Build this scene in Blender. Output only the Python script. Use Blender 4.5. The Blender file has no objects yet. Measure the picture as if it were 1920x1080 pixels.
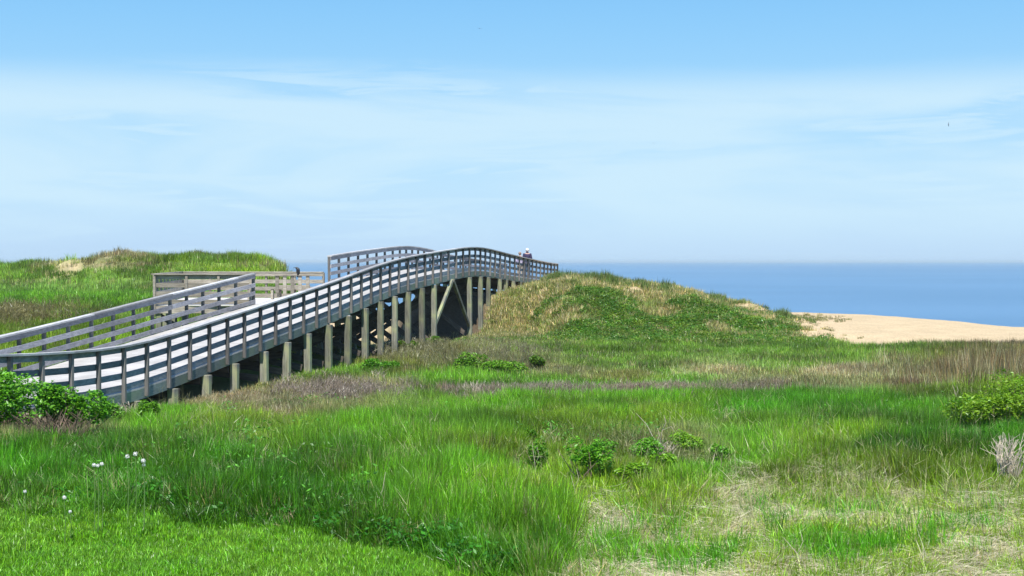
import bpy, bmesh, math, random
import numpy as np
from mathutils import Vector, Matrix, Euler
random.seed(7)
rng = np.random.default_rng(11)
S = bpy.context.scene
COL = S.collection
EYE = 8.0                      # height of the viewer's eye above the sea (sea level is z = 0)
FP = 2667.0

# ------------------------------------------------------------------ camera
cam = bpy.data.cameras.new('camera'); cam.lens = 50; cam.sensor_width = 36
cam.clip_start = .1; cam.clip_end = 90000
co = bpy.data.objects.new('camera', cam); COL.objects.link(co)
co.location = (0, 0, EYE); co.rotation_euler = (math.radians(90 - 1.074), 0, 0)
S.camera = co
# ------------------------------------------------------------------ sun and sky
SUN_EL, SUN_AZ = 58.0, 179.0     # azimuth clockwise from +Y (the way the camera looks)
el, az = math.radians(SUN_EL), math.radians(SUN_AZ)
sd = Vector((math.sin(az) * math.cos(el), math.cos(az) * math.cos(el), math.sin(el)))
sun = bpy.data.lights.new('sun', 'SUN'); sun.energy = 4.6; sun.angle = math.radians(.53); sun.color = (1, .955, .88)
so = bpy.data.objects.new('sun', sun); COL.objects.link(so); so.location = (0, 0, 60)
so.rotation_euler = sd.to_track_quat('Z', 'Y').to_euler()
W = bpy.data.worlds.new('World'); S.world = W; W.use_nodes = True
nt = W.node_tree; nt.nodes.clear(); N = nt.nodes.new; Lk = nt.links.new
def mth(op, a, b=None, tree=None, clamp=False):
    t = tree or nt
    n = t.nodes.new('ShaderNodeMath'); n.operation = op; n.use_clamp = clamp
    for i, v in enumerate((a, b)):
        if v is None: continue
        if isinstance(v, (int, float)): n.inputs[i].default_value = v
        else: t.links.new(v, n.inputs[i])
    return n.outputs[0]
def maprange(v, a, b, c, d, tree=None, smooth=True):
    t = tree or nt
    n = t.nodes.new('ShaderNodeMapRange'); n.interpolation_type = 'SMOOTHSTEP' if smooth else 'LINEAR'
    t.links.new(v, n.inputs[0])
    for i, q in enumerate((a, b, c, d)): n.inputs[i + 1].default_value = q
    return n.outputs[0]
def mixc(f, a, b, tree=None, blend='MIX'):
    t = tree or nt
    n = t.nodes.new('ShaderNodeMix'); n.data_type = 'RGBA'; n.blend_type = blend
    if isinstance(f, (int, float)): n.inputs[0].default_value = f
    else: t.links.new(f, n.inputs[0])
    for i, v in ((6, a), (7, b)):
        if isinstance(v, tuple): n.inputs[i].default_value = (*v, 1)
        else: t.links.new(v, n.inputs[i])
    return n.outputs[2]
out = N('ShaderNodeOutputWorld'); bg = N('ShaderNodeBackground'); Lk(bg.outputs[0], out.inputs[0])
sky = N('ShaderNodeTexSky'); sky.sky_type = 'NISHITA'; sky.sun_disc = False
sky.sun_elevation = el; sky.sun_rotation = az; sky.air_density = 1.0; sky.dust_density = .3; sky.ozone_density = 2.5
bg.inputs[1].default_value = .12
tc = N('ShaderNodeTexCoord'); sep = N('ShaderNodeSeparateXYZ'); Lk(tc.outputs['Generated'], sep.inputs[0])
z = sep.outputs[2]
# the clear air: the physical sky pulled towards the photograph's blues by height over the horizon
ramp = N('ShaderNodeValToRGB'); Lk(maprange(z, 0, 1, 0, 1, smooth=False), ramp.inputs[0])
SKYK = 1 / .12 / 1.338
def kk(r, g, b): return (r, g, b, 1)
cr = ramp.color_ramp; cr.interpolation = 'B_SPLINE'
cr.elements[0].position = 0; cr.elements[0].color = kk(.42, .66, .96)
cr.elements[1].position = 1; cr.elements[1].color = kk(.06, .20, .62)
for p, c in ((.015, (.40, .64, .97)), (.05, (.47, .74, .98)), (.10, (.38, .69, .97)), (.15, (.26, .61, .97)), (.2, (.20, .55, .95)), (.4, (.12, .36, .82))):
    e = cr.elements.new(p); e.color = kk(*c)
sc_ = N('ShaderNodeVectorMath'); sc_.operation = 'SCALE'; Lk(ramp.outputs[0], sc_.inputs[0]); sc_.inputs['Scale'].default_value = SKYK
clear = mixc(.86, sky.outputs[0], sc_.outputs[0])
# thin wisps of high cloud
def skynoise(sx, sz, scale, detail, rough, dist=0, off=0):
    mp = N('ShaderNodeMapping'); Lk(tc.outputs['Generated'], mp.inputs[0]); mp.inputs['Scale'].default_value = (sx, sx, sz)
    mp.inputs['Location'].default_value = (off, off * .7, 0); mp.inputs['Rotation'].default_value = (0, math.radians(4), 0)
    n = N('ShaderNodeTexNoise'); Lk(mp.outputs[0], n.inputs[0]); n.inputs['Scale'].default_value = scale
    n.inputs['Detail'].default_value = detail; n.inputs['Roughness'].default_value = rough; n.inputs['Distortion'].default_value = dist
    return n.outputs[0]
n1 = skynoise(1, 7, 2.6, 6, .55, .6, 3.1)
n2 = skynoise(1, 11, 7, 7, .6, 1.2, 8.4)
n3 = skynoise(1, 4, 1.1, 3, .5, 0, 5.0)
edge = mth('ADD', z, mth('MULTIPLY', mth('SUBTRACT', n1, .5), .045))
veil = maprange(edge, .141, .112, 0, 1)
low = maprange(z, .0, .045, .25, 1)
w1 = maprange(n1, .38, .60, .10, 1.0); w2 = maprange(n2, .42, .62, 0, .85)
mask = mth('MULTIPLY', mth('MULTIPLY', veil, low), mth('MAXIMUM', w1, w2), clamp=True)
mask2 = mth('MULTIPLY', mask, .82)
cloudc = (.64 * SKYK, .86 * SKYK, 1.0 * SKYK)
Lk(mixc(mask2, clear, cloudc), bg.inputs[0])
# ------------------------------------------------------------------ exposure
S.view_settings.view_transform = 'Standard'; S.view_settings.look = 'None'
S.view_settings.exposure = .42; S.view_settings.gamma = 1; S.view_settings.use_curve_mapping = False
S.render.engine = 'CYCLES'
S.cycles.max_bounces = 5; S.cycles.diffuse_bounces = 3; S.cycles.transparent_max_bounces = 4; S.cycles.caustics_reflective = False

# ================================================================== helpers
def prop(o, label=None, cat=None, group=None, kind=None):
    if label: o['label'] = label
    if cat: o['category'] = cat
    if group: o['group'] = group
    if kind: o['kind'] = kind
    return o
def empty(name, loc, rz=0, **k):
    o = bpy.data.objects.new(name, None); COL.objects.link(o); o.location = loc; o.rotation_euler = (0, 0, rz)
    o.empty_display_size = .2
    return prop(o, **k)
def meshobj(name, v, f, mat, parent=None, smooth=False, link=True):
    m = bpy.data.meshes.new(name); m.from_pydata([tuple(q) for q in v], [], f); m.update()
    if smooth: m.polygons.foreach_set('use_smooth', [True] * len(m.polygons))
    if mat: m.materials.append(mat)
    o = bpy.data.objects.new(name, m)
    if link: COL.objects.link(o)
    if parent: o.parent = parent
    return o
def again(name, src, parent, loc, rz=0, rot=None):
    o = src.copy(); o.name = name; COL.objects.link(o); o.parent = parent; o.location = loc
    o.rotation_euler = rot if rot else (0, 0, rz)
    return o
def np_mesh(name, V, F, mat, smooth=False):
    """V (n,3) floats, F (m,k) ints with a fixed k"""
    m = bpy.data.meshes.new(name); n, k = F.shape
    m.vertices.add(len(V)); m.vertices.foreach_set('co', V.astype(np.float32).ravel())
    m.loops.add(n * k); m.loops.foreach_set('vertex_index', F.astype(np.int32).ravel())
    m.polygons.add(n); m.polygons.foreach_set('loop_start', np.arange(0, n * k, k, dtype=np.int32))
    m.polygons.foreach_set('loop_total', np.full(n, k, dtype=np.int32))
    if smooth: m.polygons.foreach_set('use_smooth', np.ones(n, dtype=bool))
    m.update(calc_edges=True)
    if mat: m.materials.append(mat)
    return m
BOXF = [(0, 3, 2, 1), (4, 5, 6, 7), (0, 1, 5, 4), (1, 2, 6, 5), (2, 3, 7, 6), (3, 0, 4, 7)]
def boxv(x0, x1, y0, y1, z0, z1):
    return [(x0, y0, z0), (x1, y0, z0), (x1, y1, z0), (x0, y1, z0), (x0, y0, z1), (x1, y0, z1), (x1, y1, z1), (x0, y1, z1)]
def box(name, x0, x1, y0, y1, z0, z1, mat, parent=None, bev=.004):
    """a board with softened edges"""
    bm = bmesh.new()
    vs = [bm.verts.new(q) for q in boxv(x0, x1, y0, y1, z0, z1)]
    for f in BOXF: bm.faces.new([vs[i] for i in f])
    if bev: bmesh.ops.bevel(bm, geom=bm.edges[:], offset=bev, segments=1, affect='EDGES')
    m = bpy.data.meshes.new(name); bm.to_mesh(m); bm.free(); m.materials.append(mat)
    o = bpy.data.objects.new(name, m); COL.objects.link(o)
    if parent: o.parent = parent
    return o
def beam_between(name, a, b, w, h, mat, parent):
    """a rectangular timber from a to b: w across, h in its upright plane"""
    a, b = Vector(a), Vector(b); d = b - a; L = d.length
    o = box(name, 0, L, -w / 2, w / 2, -h / 2, h / 2, mat, parent)
    x = d.normalized(); y = Vector((0, 0, 1)).cross(x)
    y = y.normalized() if y.length > 1e-4 else Vector((0, 1, 0))
    zz = x.cross(y)
    M = Matrix((x, y, zz)).transposed().to_4x4(); M.translation = a
    o.matrix_local = M
    return o
def tube(points, radii, n=5):
    V, F = [], []; P = [Vector(p) for p in points]
    for i, p in enumerate(P):
        t = (P[min(i + 1, len(P) - 1)] - P[max(i - 1, 0)]).normalized()
        a = t.orthogonal().normalized(); b = t.cross(a)
        for k in range(n):
            th = 2 * math.pi * k / n
            V.append(p + (a * math.cos(th) + b * math.sin(th)) * radii[i])
    for i in range(len(P) - 1):
        for k in range(n):
            F.append((i * n + k, i * n + (k + 1) % n, (i + 1) * n + (k + 1) % n, (i + 1) * n + k))
    F.append(tuple(range(n))[::-1]); F.append(tuple((len(P) - 1) * n + k for k in range(n)))
    return V, F
def joinvf(parts):
    V, F = [], []
    for v, f in parts:
        o = len(V); V += list(v); F += [tuple(i + o for i in q) for q in f]
    return V, F
# value noise
def vnoise(x, y, seed=0):
    xi = np.floor(x).astype(np.int64); yi = np.floor(y).astype(np.int64); fx = x - xi; fy = y - yi
    fx = fx * fx * (3 - 2 * fx); fy = fy * fy * (3 - 2 * fy)
    def h(a, b):
        n = (a * 374761393 + b * 668265263 + seed * 1442695041) & 0xffffffff
        n = ((n ^ (n >> 13)) * 1274126177) & 0xffffffff
        return ((n ^ (n >> 16)) & 0xffff) / 65535.
    return (h(xi, yi) * (1 - fx) + h(xi + 1, yi) * fx) * (1 - fy) + (h(xi, yi + 1) * (1 - fx) + h(xi + 1, yi + 1) * fx) * fy
def fbm(x, y, seed=0, oct=4):
    s = 0; a = .5; t = 0
    for i in range(oct):
        s = s + a * vnoise(x * 2 ** i, y * 2 ** i, seed + i * 17); t += a; a *= .55
    return s / t
def ss(a, b, x):
    t = np.clip((x - a) / (b - a), 0, 1); return t * t * (3 - 2 * t)

# ================================================================== materials
def newmat(name):
    m = bpy.data.materials.new(name); m.use_nodes = True; t = m.node_tree; t.nodes.clear()
    o = t.nodes.new('ShaderNodeOutputMaterial'); return m, t, o
def wood(name, base, dark, grain=(14, 1.2, 14), moss=None, rough=.85, coord='Object'):
    m, t, o = newmat(name); L = t.links.new
    p = t.nodes.new('ShaderNodeBsdfPrincipled'); L(p.outputs[0], o.inputs[0]); p.inputs['Roughness'].default_value = rough
    p.inputs['Specular IOR Level'].default_value = .25
    c = t.nodes.new('ShaderNodeTexCoord'); mp = t.nodes.new('ShaderNodeMapping'); L(c.outputs[coord], mp.inputs[0]); mp.inputs['Scale'].default_value = grain
    oi = t.nodes.new('ShaderNodeObjectInfo')
    add = t.nodes.new('ShaderNodeVectorMath'); add.operation = 'ADD'; L(mp.outputs[0], add.inputs[0])
    rn = t.nodes.new('ShaderNodeVectorMath'); rn.operation = 'SCALE'; L(oi.outputs['Random'], rn.inputs['Scale']); rn.inputs[0].default_value = (31, 57, 43); L(rn.outputs[0], add.inputs[1])
    n1 = t.nodes.new('ShaderNodeTexNoise'); L(add.outputs[0], n1.inputs[0]); n1.inputs['Scale'].default_value = 1.6; n1.inputs['Detail'].default_value = 6; n1.inputs['Roughness'].default_value = .7
    n2 = t.nodes.new('ShaderNodeTexNoise'); L(c.outputs[coord], n2.inputs[0]); n2.inputs['Scale'].default_value = 1.3; n2.inputs['Detail'].default_value = 4
    col = mixc(maprange(n1.outputs[0], .32, .68, 0, 1, tree=t), dark, base, tree=t)
    if moss: col = mixc(maprange(n2.outputs[0], .42, .64, 0, .75, tree=t), col, moss, tree=t)
    v = maprange(oi.outputs['Random'], 0, 1, .62, 1.22, tree=t, smooth=False)
    hs = t.nodes.new('ShaderNodeHueSaturation'); L(col, hs.inputs['Color']); L(v, hs.inputs['Value'])
    vv = maprange(n2.outputs[0], .3, .7, .85, 1.1, tree=t)
    hs2 = t.nodes.new('ShaderNodeHueSaturation'); L(hs.outputs[0], hs2.inputs['Color']); L(vv, hs2.inputs['Value'])
    L(hs2.outputs[0], p.inputs['Base Color'])
    b = t.nodes.new('ShaderNodeBump'); b.inputs['Strength'].default_value = .35; b.inputs['Distance'].default_value = .006; L(n1.outputs[0], b.inputs['Height']); L(b.outputs[0], p.inputs['Normal'])
    return m
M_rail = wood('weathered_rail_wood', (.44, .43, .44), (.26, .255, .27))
M_rail_shade = wood('shade_tinted_rail_wood', (.28, .32, .345), (.16, .19, .21))  # rail wood darkened and blued: the right side's shade put into its colour
M_cap = wood('bleached_cap_wood', (.58, .57, .55), (.42, .41, .40))
M_post = wood('weathered_post_wood', (.21, .20, .185), (.12, .115, .11), grain=(16, 16, 1.5))
M_deck = wood('pale_deck_wood', (.66, .635, .59), (.53, .505, .465), grain=(2, 16, 16))
M_fascia = wood('fascia_wood', (.27, .32, .30), (.15, .19, .175), moss=(.20, .25, .16))
M_pile = wood('piling_wood', (.31, .305, .25), (.14, .14, .11), grain=(14, 14, 1.0), moss=(.33, .36, .17))
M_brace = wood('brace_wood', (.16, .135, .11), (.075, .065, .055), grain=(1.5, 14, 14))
M_plat = wood('platform_wood', (.44, .40, .33), (.26, .23, .18), grain=(2, 14, 14))
def leafmat(name, attr='INSTANCER', trans=.35, gloss=.045, rough=.4):
    m, t, o = newmat(name); L = t.links.new
    a = t.nodes.new('ShaderNodeAttribute'); a.attribute_type = attr; a.attribute_name = 'tint'
    s = t.nodes.new('ShaderNodeAttribute'); s.attribute_type = 'GEOMETRY'; s.attribute_name = 'shade'
    col = mixc(1.0, a.outputs['Color'], s.outputs['Color'], tree=t, blend='MULTIPLY')
    d = t.nodes.new('ShaderNodeBsdfDiffuse'); tr = t.nodes.new('ShaderNodeBsdfTranslucent'); g = t.nodes.new('ShaderNodeBsdfGlossy')
    L(col, d.inputs[0]); L(mixc(1.0, col, (1.15, 1.1, .7), tree=t, blend='MULTIPLY'), tr.inputs[0])
    g.inputs['Roughness'].default_value = rough; g.inputs[0].default_value = (.8, .85, .8, 1)
    m1 = t.nodes.new('ShaderNodeMixShader'); m1.inputs[0].default_value = trans; L(d.outputs[0], m1.inputs[1]); L(tr.outputs[0], m1.inputs[2])
    m2 = t.nodes.new('ShaderNodeMixShader'); m2.inputs[0].default_value = gloss; L(m1.outputs[0], m2.inputs[1]); L(g.outputs[0], m2.inputs[2])
    L(m2.outputs[0], o.inputs[0]); return m
M_blade = leafmat('grass_blade')
M_leaf = leafmat('shrub_leaf', attr='GEOMETRY', trans=.3, gloss=.035)
def plain(name, c, rough=.8, var=.2, scale=8):
    m, t, o = newmat(name); L = t.links.new
    p = t.nodes.new('ShaderNodeBsdfPrincipled'); L(p.outputs[0], o.inputs[0]); p.inputs['Roughness'].default_value = rough
    c0 = t.nodes.new('ShaderNodeTexCoord'); n = t.nodes.new('ShaderNodeTexNoise'); L(c0.outputs['Object'], n.inputs[0]); n.inputs['Scale'].default_value = scale; n.inputs['Detail'].default_value = 4
    L(mixc(n.outputs[0], tuple(q * (1 - var) for q in c), tuple(q * (1 + var) for q in c), tree=t), p.inputs['Base Color'])
    return m
M_dry = plain('bleached_twig', (.50, .43, .33)); M_twig = plain('brown_twig', (.20, .145, .10))
M_bird = plain('black_feathers', (.012, .012, .016), .4); M_gull = plain('grey_feathers', (.22, .24, .27)); M_beak = plain('beak', (.03, .03, .03), .4)
M_puff = plain('white_fluff', (.82, .80, .78), .9, .06); M_stalk = plain('flower_stalk', (.12, .22, .05))
M_skin = plain('skin', (.52, .33, .25), .6, .05); M_navy = plain('navy_cloth', (.045, .035, .085), .9, .25, 14); M_lilac = plain('lilac_cloth', (.52, .47, .62), .9, .1, 14)
M_whitehair = plain('white_hair', (.80, .80, .80), .8, .1, 30); M_greyhair = plain('auburn_grey_hair', (.34, .25, .20), .8, .2, 30)
M_trouser = plain('dark_trousers', (.06, .065, .09), .9, .15)
M_trouser2 = plain('beige_trousers', (.36, .31, .25), .9, .15)

# ================================================================== terrain
def crest_right(X): return np.interp(X, [-7, -5.6, -4.6, -3, -1.6, -.6, .5, 1.5, 2.4, 4.85, 8.8, 12.5, 14.6, 16.2, 40], [-3.7, -3.0, -1.5, -1.4, -1.6, -1.7, -1.5, -1.25, -.93, -1.15, -1.66, -2.52, -3.0, -3.4, -3.7])
def crest_left(X): return np.interp(X, [-120, -60, -36, -33, -30, -28.2, -26.8, -25.6, -24.6, -22.8, -21, -19, -17, -16.4, -15.7, -14.9, -13.2], [-.6, -.3, -.35, -.4, -.3, 0, .12, .55, .2, .12, .28, .2, .12, .0, -.5, -1.7, -3.7])
def hc(X, D):
    """ground height relative to the eye"""
    X = np.asarray(X, float); D = np.asarray(D, float)
    z = -1.65 - 1.45 * ss(-4, 14, D) - .6 * ss(17, 36, D)
    z = z + 0 * X
    lw = ss(-12.5, -19, X)
    z = z + lw * 1.75 * ss(50, 84, D)
    r = ss(83, 92.5, D); cl = crest_left(X)
    z = np.where(X < -12.5, z + (np.maximum(cl, z) - z) * r * (1 - ss(97, 112, D)), z)
    f0 = np.where(X < -1.9, 67.6, 67.5); f0 = np.where(X < .8, f0, np.maximum(62.5, 67.5 - (X - .8) * 2.5)); f1 = np.where(X < -1.9, 70.6, 73.); f1 = np.where(X < .8, f1, np.minimum(76, 73 + (X - .8) * .5))
    r2 = ss(f0, f1, D) * (1 - .36 * ss(78, 92, D)) * (1 - ss(92, 112, D))
    z = z + (np.maximum(crest_right(X), z) - z) * r2
    sandc = np.interp(X, [13, 17.4, 22, 27, 31, 40], [-3.1, -3.13, -3.29, -3.68, -4.05, -4.4])
    w = ss(13.5, 18, X)
    z = z * (1 - w * ss(66, 84, D)) + sandc * w * ss(66, 84, D)
    fall = ss(87, 128, D) * np.where(X > 16, 1, 0) + ss(95, 130, D) * np.where(X <= 16, 1, 0)
    z = z * (1 - fall) + (-10.5) * fall
    b = (fbm(X * .45, D * .45, 3) - .5) * .34 + (fbm(X * 1.7, D * 1.7, 9, 3) - .5) * .12
    lawnish = 1 - ss(11, 19, D)
    b = b * (1 - .7 * lawnish)
    b = np.where((X > 16) & (D > 68), b * .35, b)
    dn = ss(63, 70, D) * ss(0, 3, X) * (1 - ss(15, 18, X))
    b = b + dn * (fbm(X * .8 + 5, D * .8, 21, 3) - .5) * .8
    dl = ss(84, 90, D) * (X < -14)
    b = b + dl * (fbm(X * .7 + 5, D * .5, 31, 3) - .5) * .7
    return z + b
def pix(X, D, z):
    D = np.maximum(D, 3.)
    return 960 + FP * X / D, 490 - FP * z / D
# colour zones of the land (position on the ground given by bearing and drop below the horizon): tint, dry share, height, density
C = dict(lushA=(.085, .290, .010), lushD=(.068, .215, .008), lushB=(.135, .345, .014), olive=(.195, .335, .016), yg=(.215, .345, .022),
         straw=(.46, .40, .22), strawg=(.27, .29, .11), brown=(.20, .15, .09), purp=(.21, .165, .13), red=(.21, .17, .06),
         green=(.135, .320, .018), lgreen=(.190, .335, .060), mgreen=(.165, .31, .030), obrown=(.19, .20, .045), bright=(.21, .37, .02), pol=(.25, .28, .10))
ZP = [  # px, py, colour, dry share, height (m), density
 (50, 880, 'lushA', .05, .50, 1), (200, 900, 'lushA', .05, .5, 1), (300, 830, 'lushB', .12, .5, 1), (400, 890, 'lushA', .06, .5, 1), (100, 850, 'lushA', .06, .5, 1),
 (450, 805, 'yg', .15, .40, 1), (330, 795, 'lushB', .2, .4, 1), (120, 825, 'strawg', .5, .4, 1), (0, 820, 'straw', .6, .45, 1), (560, 900, 'lushA', .08, .5, 1), (700, 830, 'lushB', .08, .5, 1), (700, 930, 'lushB', .1, .5, 1), (600, 950, 'lushA', .05, .45, 1),
 (850, 900, 'lushB', .1, .5, 1), (850, 820, 'green', .08, .5, 1), (950, 775, 'lushB', .08, .5, 1), (950, 860, 'olive', .14, .5, 1), (1050, 800, 'olive', .12, .45, 1), (1000, 980, 'lushB', .12, .5, 1), (950, 1040, 'lushA', .08, .5, 1), (1040, 930, 'olive', .35, .4, .9),
 (1150, 880, 'olive', .25, .42, 1), (1250, 790, 'olive', .12, .45, 1), (1120, 770, 'lushB', .1, .45, 1), (1290, 850, 'strawg', .35, .4, .9), (1400, 780, 'lushA', .05, .5, 1), (1400, 850, 'lushB', .1, .45, 1), (1500, 765, 'lushA', .05, .5, 1), (1300, 760, 'lushB', .1, .45, 1), (1650, 780, 'lushA', .06, .5, 1),
 (1700, 860, 'lushD', .08, .5, 1), (1850, 850, 'lushA', .08, .5, 1), (1550, 850, 'olive', .12, .45, 1), (1350, 885, 'lushB', .1, .35, 1), (1500, 905, 'olive', .2, .3, .8), (1700, 900, 'yg', .12, .4, 1), (1850, 920, 'olive', .2, .35, .9), (1200, 960, 'olive', .2, .32, .7),
 (1300, 1010, 'yg', .2, .28, .45), (1500, 1000, 'yg', .2, .28, .4), (1650, 960, 'yg', .2, .28, .45), (1800, 1000, 'yg', .2, .28, .45), (1150, 1050, 'lushB', .15, .32, .8), (1400, 1070, 'yg', .2, .3, .4), (1570, 1050, 'lushB', .05, .36, 1), (1700, 1060, 'yg', .2, .3, .45), (1880, 1050, 'olive', .25, .3, .7),
 (600, 765, 'strawg', .4, .4, 1), (660, 740, 'obrown', .5, .4, 1), (560, 748, 'strawg', .5, .4, 1), (520, 770, 'strawg', .5, .4, 1), (420, 785, 'yg', .2, .4, 1), (740, 700, 'obrown', .4, .5, 1), (720, 738, 'strawg', .4, .45, 1), (450, 760, 'straw', .6, .35, 1),
 (700, 700, 'green', .1, .4, 1), (810, 715, 'green', .1, .4, 1), (870, 735, 'green', .08, .4, 1), (950, 720, 'green', .12, .35, 1), (800, 745, 'mgreen', .2, .4, 1), (800, 660, 'obrown', .4, .5, 1), (770, 680, 'obrown', .5, .5, 1), (900, 655, 'pol', .4, .45, 1), (970, 680, 'pol', .35, .4, 1), (1030, 705, 'strawg', .5, .3, 1),
 (1040, 660, 'mgreen', .2, .3, 1), (1130, 675, 'mgreen', .3, .3, 1), (1160, 715, 'obrown', .35, .3, 1), (1230, 665, 'mgreen', .1, .28, 1), (1250, 700, 'green', .1, .28, 1), (1130, 725, 'green', .15, .3, 1), (1320, 700, 'straw', .6, .3, 1), (1350, 655, 'mgreen', .12, .3, 1), (1400, 715, 'strawg', .5, .3, 1), (1280, 725, 'green', .15, .3, 1), (1450, 660, 'mgreen', .15, .3, 1), (1450, 740, 'purp', .6, .35, 1),
 (1500, 690, 'mgreen', .3, .35, 1), (1580, 705, 'straw', .6, .35, 1), (1600, 665, 'mgreen', .15, .4, 1), (1620, 725, 'strawg', .55, .4, 1), (1700, 660, 'mgreen', .15, .4, 1), (1700, 700, 'strawg', .5, .4, 1), (1720, 730, 'brown', .55, .4, 1), (1800, 665, 'obrown', .4, .5, 1), (1820, 705, 'red', .6, .5, 1), (1900, 690, 'red', .6, .6, 1), (1780, 745, 'olive', .2, .45, 1), (1900, 650, 'brown', .5, .5, 1), (1860, 730, 'olive', .2, .5, 1),
 (0, 600, 'obrown', .25, .5, 1), (70, 595, 'obrown', .25, .5, 1), (130, 600, 'mgreen', .2, .5, 1), (0, 565, 'green', .1, .4, 1), (200, 570, 'green', .08, .4, 1), (270, 550, 'green', .08, .4, 1), (0, 540, 'lgreen', .15, .4, 1), (200, 543, 'lgreen', .2, .4, 1), (270, 528, 'lgreen', .2, .4, 1), (30, 520, 'mgreen', .2, .4, 1), (100, 522, 'mgreen', .2, .4, 1),
 (200, 620, 'bright', .1, .4, 1), (60, 650, 'yg', .1, .4, 1), (300, 620, 'bright', .1, .4, 1), (150, 680, 'yg', .2, .4, 1), (-150, 880, 'lushA', .05, .5, 1), (-150, 600, 'obrown', .4, .5, 1), (-150, 550, 'green', .1, .4, 1), (-100, 500, 'mgreen', .1, .4, 1), (2050, 860, 'lushA', .05, .5, 1), (2050, 690, 'red', .5, .6, 1), (2050, 1000, 'yg', .2, .3, .5),
 (0, 497, 'mgreen', .12, .35, 1), (100, 492, 'mgreen', .2, .35, 1), (150, 498, 'straw', .55, .3, .35), (200, 480, 'straw', .5, .35, .7), (225, 495, 'strawg', .35, .35, 1), (180, 512, 'mgreen', .2, .35, 1), (300, 490, 'olive', .2, .4, 1), (400, 490, 'mgreen', .15, .4, 1), (470, 490, 'olive', .2, .4, 1), (300, 510, 'mgreen', .15, .4, 1), (515, 497, 'strawg', .4, .4, .8), (450, 505, 'olive', .2, .4, 1)]
ZA = np.array([[p[0], p[1], *C[p[2]], p[3], p[4], p[5]] for p in ZP], float)
def zones(X, D, z):
    px, py = pix(X, D, z)
    px = px + (fbm(X * .9 + 40, D * .5, 51) - .5) * 90; py = py + (fbm(X * .8, D * .4 + 9, 61) - .5) * (16 + 26 * ss(560, 900, py))
    wy = 2.6 * (1 + 2.0 * (1 - ss(500, 800, py)))
    d2 = ((px[:, None] - ZA[None, :, 0]) * .55) ** 2 + ((py[:, None] - ZA[None, :, 1]) * wy[:, None]) ** 2
    w = 1 / (d2 + 300) ** 2.2
    w /= w.sum(1)[:, None]
    A = w @ ZA[:, 2:]
    return px, py, A
def lawn_edge(px): return (vnoise(np.asarray(px) / 75., np.zeros_like(px), 3) - .5) * 30 + (vnoise(np.asarray(px) / 23., np.zeros_like(px), 4) - .5) * 12 + np.interp(px, [-600, 0, 250, 450, 600, 800, 900, 1000, 2400], [962, 968, 966, 985, 1005, 1045, 1078, 1130, 1500])
def straw_mask(X, D, z):
    px, py = pix(X, D, z)
    e = np.interp(px, [1000, 1060, 1100, 1180, 1260, 1340, 1420, 1600, 1750, 1920, 2100], [1300, 1010, 925, 965, 985, 900, 895, 885, 930, 912, 900])
    m = ss(e - 12, e + 30, py)
    n = fbm(X * .75, D * .45, 71, 4)
    return m * ss(.30, .48, n), m
def sandy(X, D):
    """1 where bare sand shows"""
    s = np.zeros_like(X)
    s = np.maximum(s, ss(13.6, 15.2, X + (fbm(X, D * .5, 81) - .5) * 3) * ss(59.5, 61.5, D))
    s = np.maximum(s, ss(63, 68, D) * (1 - ss(17, 20, X)) * ss(-13, -11, X))
    s = np.maximum(s, ss(84, 90, D + (fbm(X * .5, D * .5, 91) - .5) * 6) * ss(-29.5, -28.8, X) * (1 - ss(-27.5, -26.8, X)) * .6)
    s = np.maximum(s, .8 * ss(64, 68, D) * ss(-.5, .8, X) * (1 - ss(15, 17, X)) * (1 - ss(95, 99, D)))
    s = s * (1 - .95 * ss(-6.4, -5.4, X) * (1 - ss(-1.4, -.4, X)) * ss(60, 64, D) * (1 - ss(88, 92, D)))  # sand tone dropped under the deck, where dark shade is painted instead
    s = np.maximum(s, ss(99, 106, D))
    return s

Dg = np.concatenate([np.arange(-220, -10, 15.), np.arange(-10, 8, 1.), np.arange(8, 40, .3), np.arange(40, 104, .38), np.arange(104, 150, 2.), [160., 200.]])
Xg = np.concatenate([np.arange(-260, -45, 12.), np.arange(-45, 45, .36), np.arange(45, 270, 12.)])
GX, GD = np.meshgrid(Xg, Dg); GZ = hc(GX, GD)
nr, nc = GX.shape
V = np.stack([GX.ravel(), GD.ravel(), GZ.ravel() + EYE], 1)
xf, df, zf = GX.ravel(), GD.ravel(), GZ.ravel()
_, _, A = zones(xf, df, zf)
pxv, pyv = pix(xf, df, zf)
gc = A[:, :3] * .62 + np.array([.035, .03, .015])
sm, smm = straw_mask(xf, df, zf)
deck_shade = ss(-6.4, -5.4, xf) * (1 - ss(-1.4, -.4, xf)) * ss(60, 64, df) * (1 - ss(88, 92, df))
gc = gc * (1 - deck_shade[:, None]) + np.array([.085, .065, .045]) * deck_shade[:, None]  # deep shade beneath the deck painted into the ground colour
gc = gc * (1 - sm[:, None]) + np.array([.60, .545, .37]) * sm[:, None]
lm = ss(-6, 6, pyv - lawn_edge(pxv)) * (df < 25)
gc = gc * (1 - lm[:, None]) + np.array([.13, .26, .015]) * lm[:, None]
sv = sandy(xf, df)
gc = gc * (1 - sv[:, None]) + np.array([.58, .445, .265]) * sv[:, None]
ii = np.arange(nr * nc).reshape(nr, nc)
F = np.stack([ii[:-1, :-1], ii[:-1, 1:], ii[1:, 1:], ii[1:, :-1]], -1).reshape(-1, 4)
fc = V[F].mean(1)
isdune = (fc[:, 1] > 62.5) & (fc[:, 1] < 92.) & (fc[:, 0] > -4) & (fc[:, 0] < 15.6)
isleft = (fc[:, 1] > 84) & (fc[:, 1] < 100) & (fc[:, 0] < -12.5)
isbeach = (~isdune) & (~isleft) & (((fc[:, 1] > 66.5) & (fc[:, 0] > -13)) | (fc[:, 1] > 100))
m, t, o = newmat('land_surface'); L = t.links.new
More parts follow.
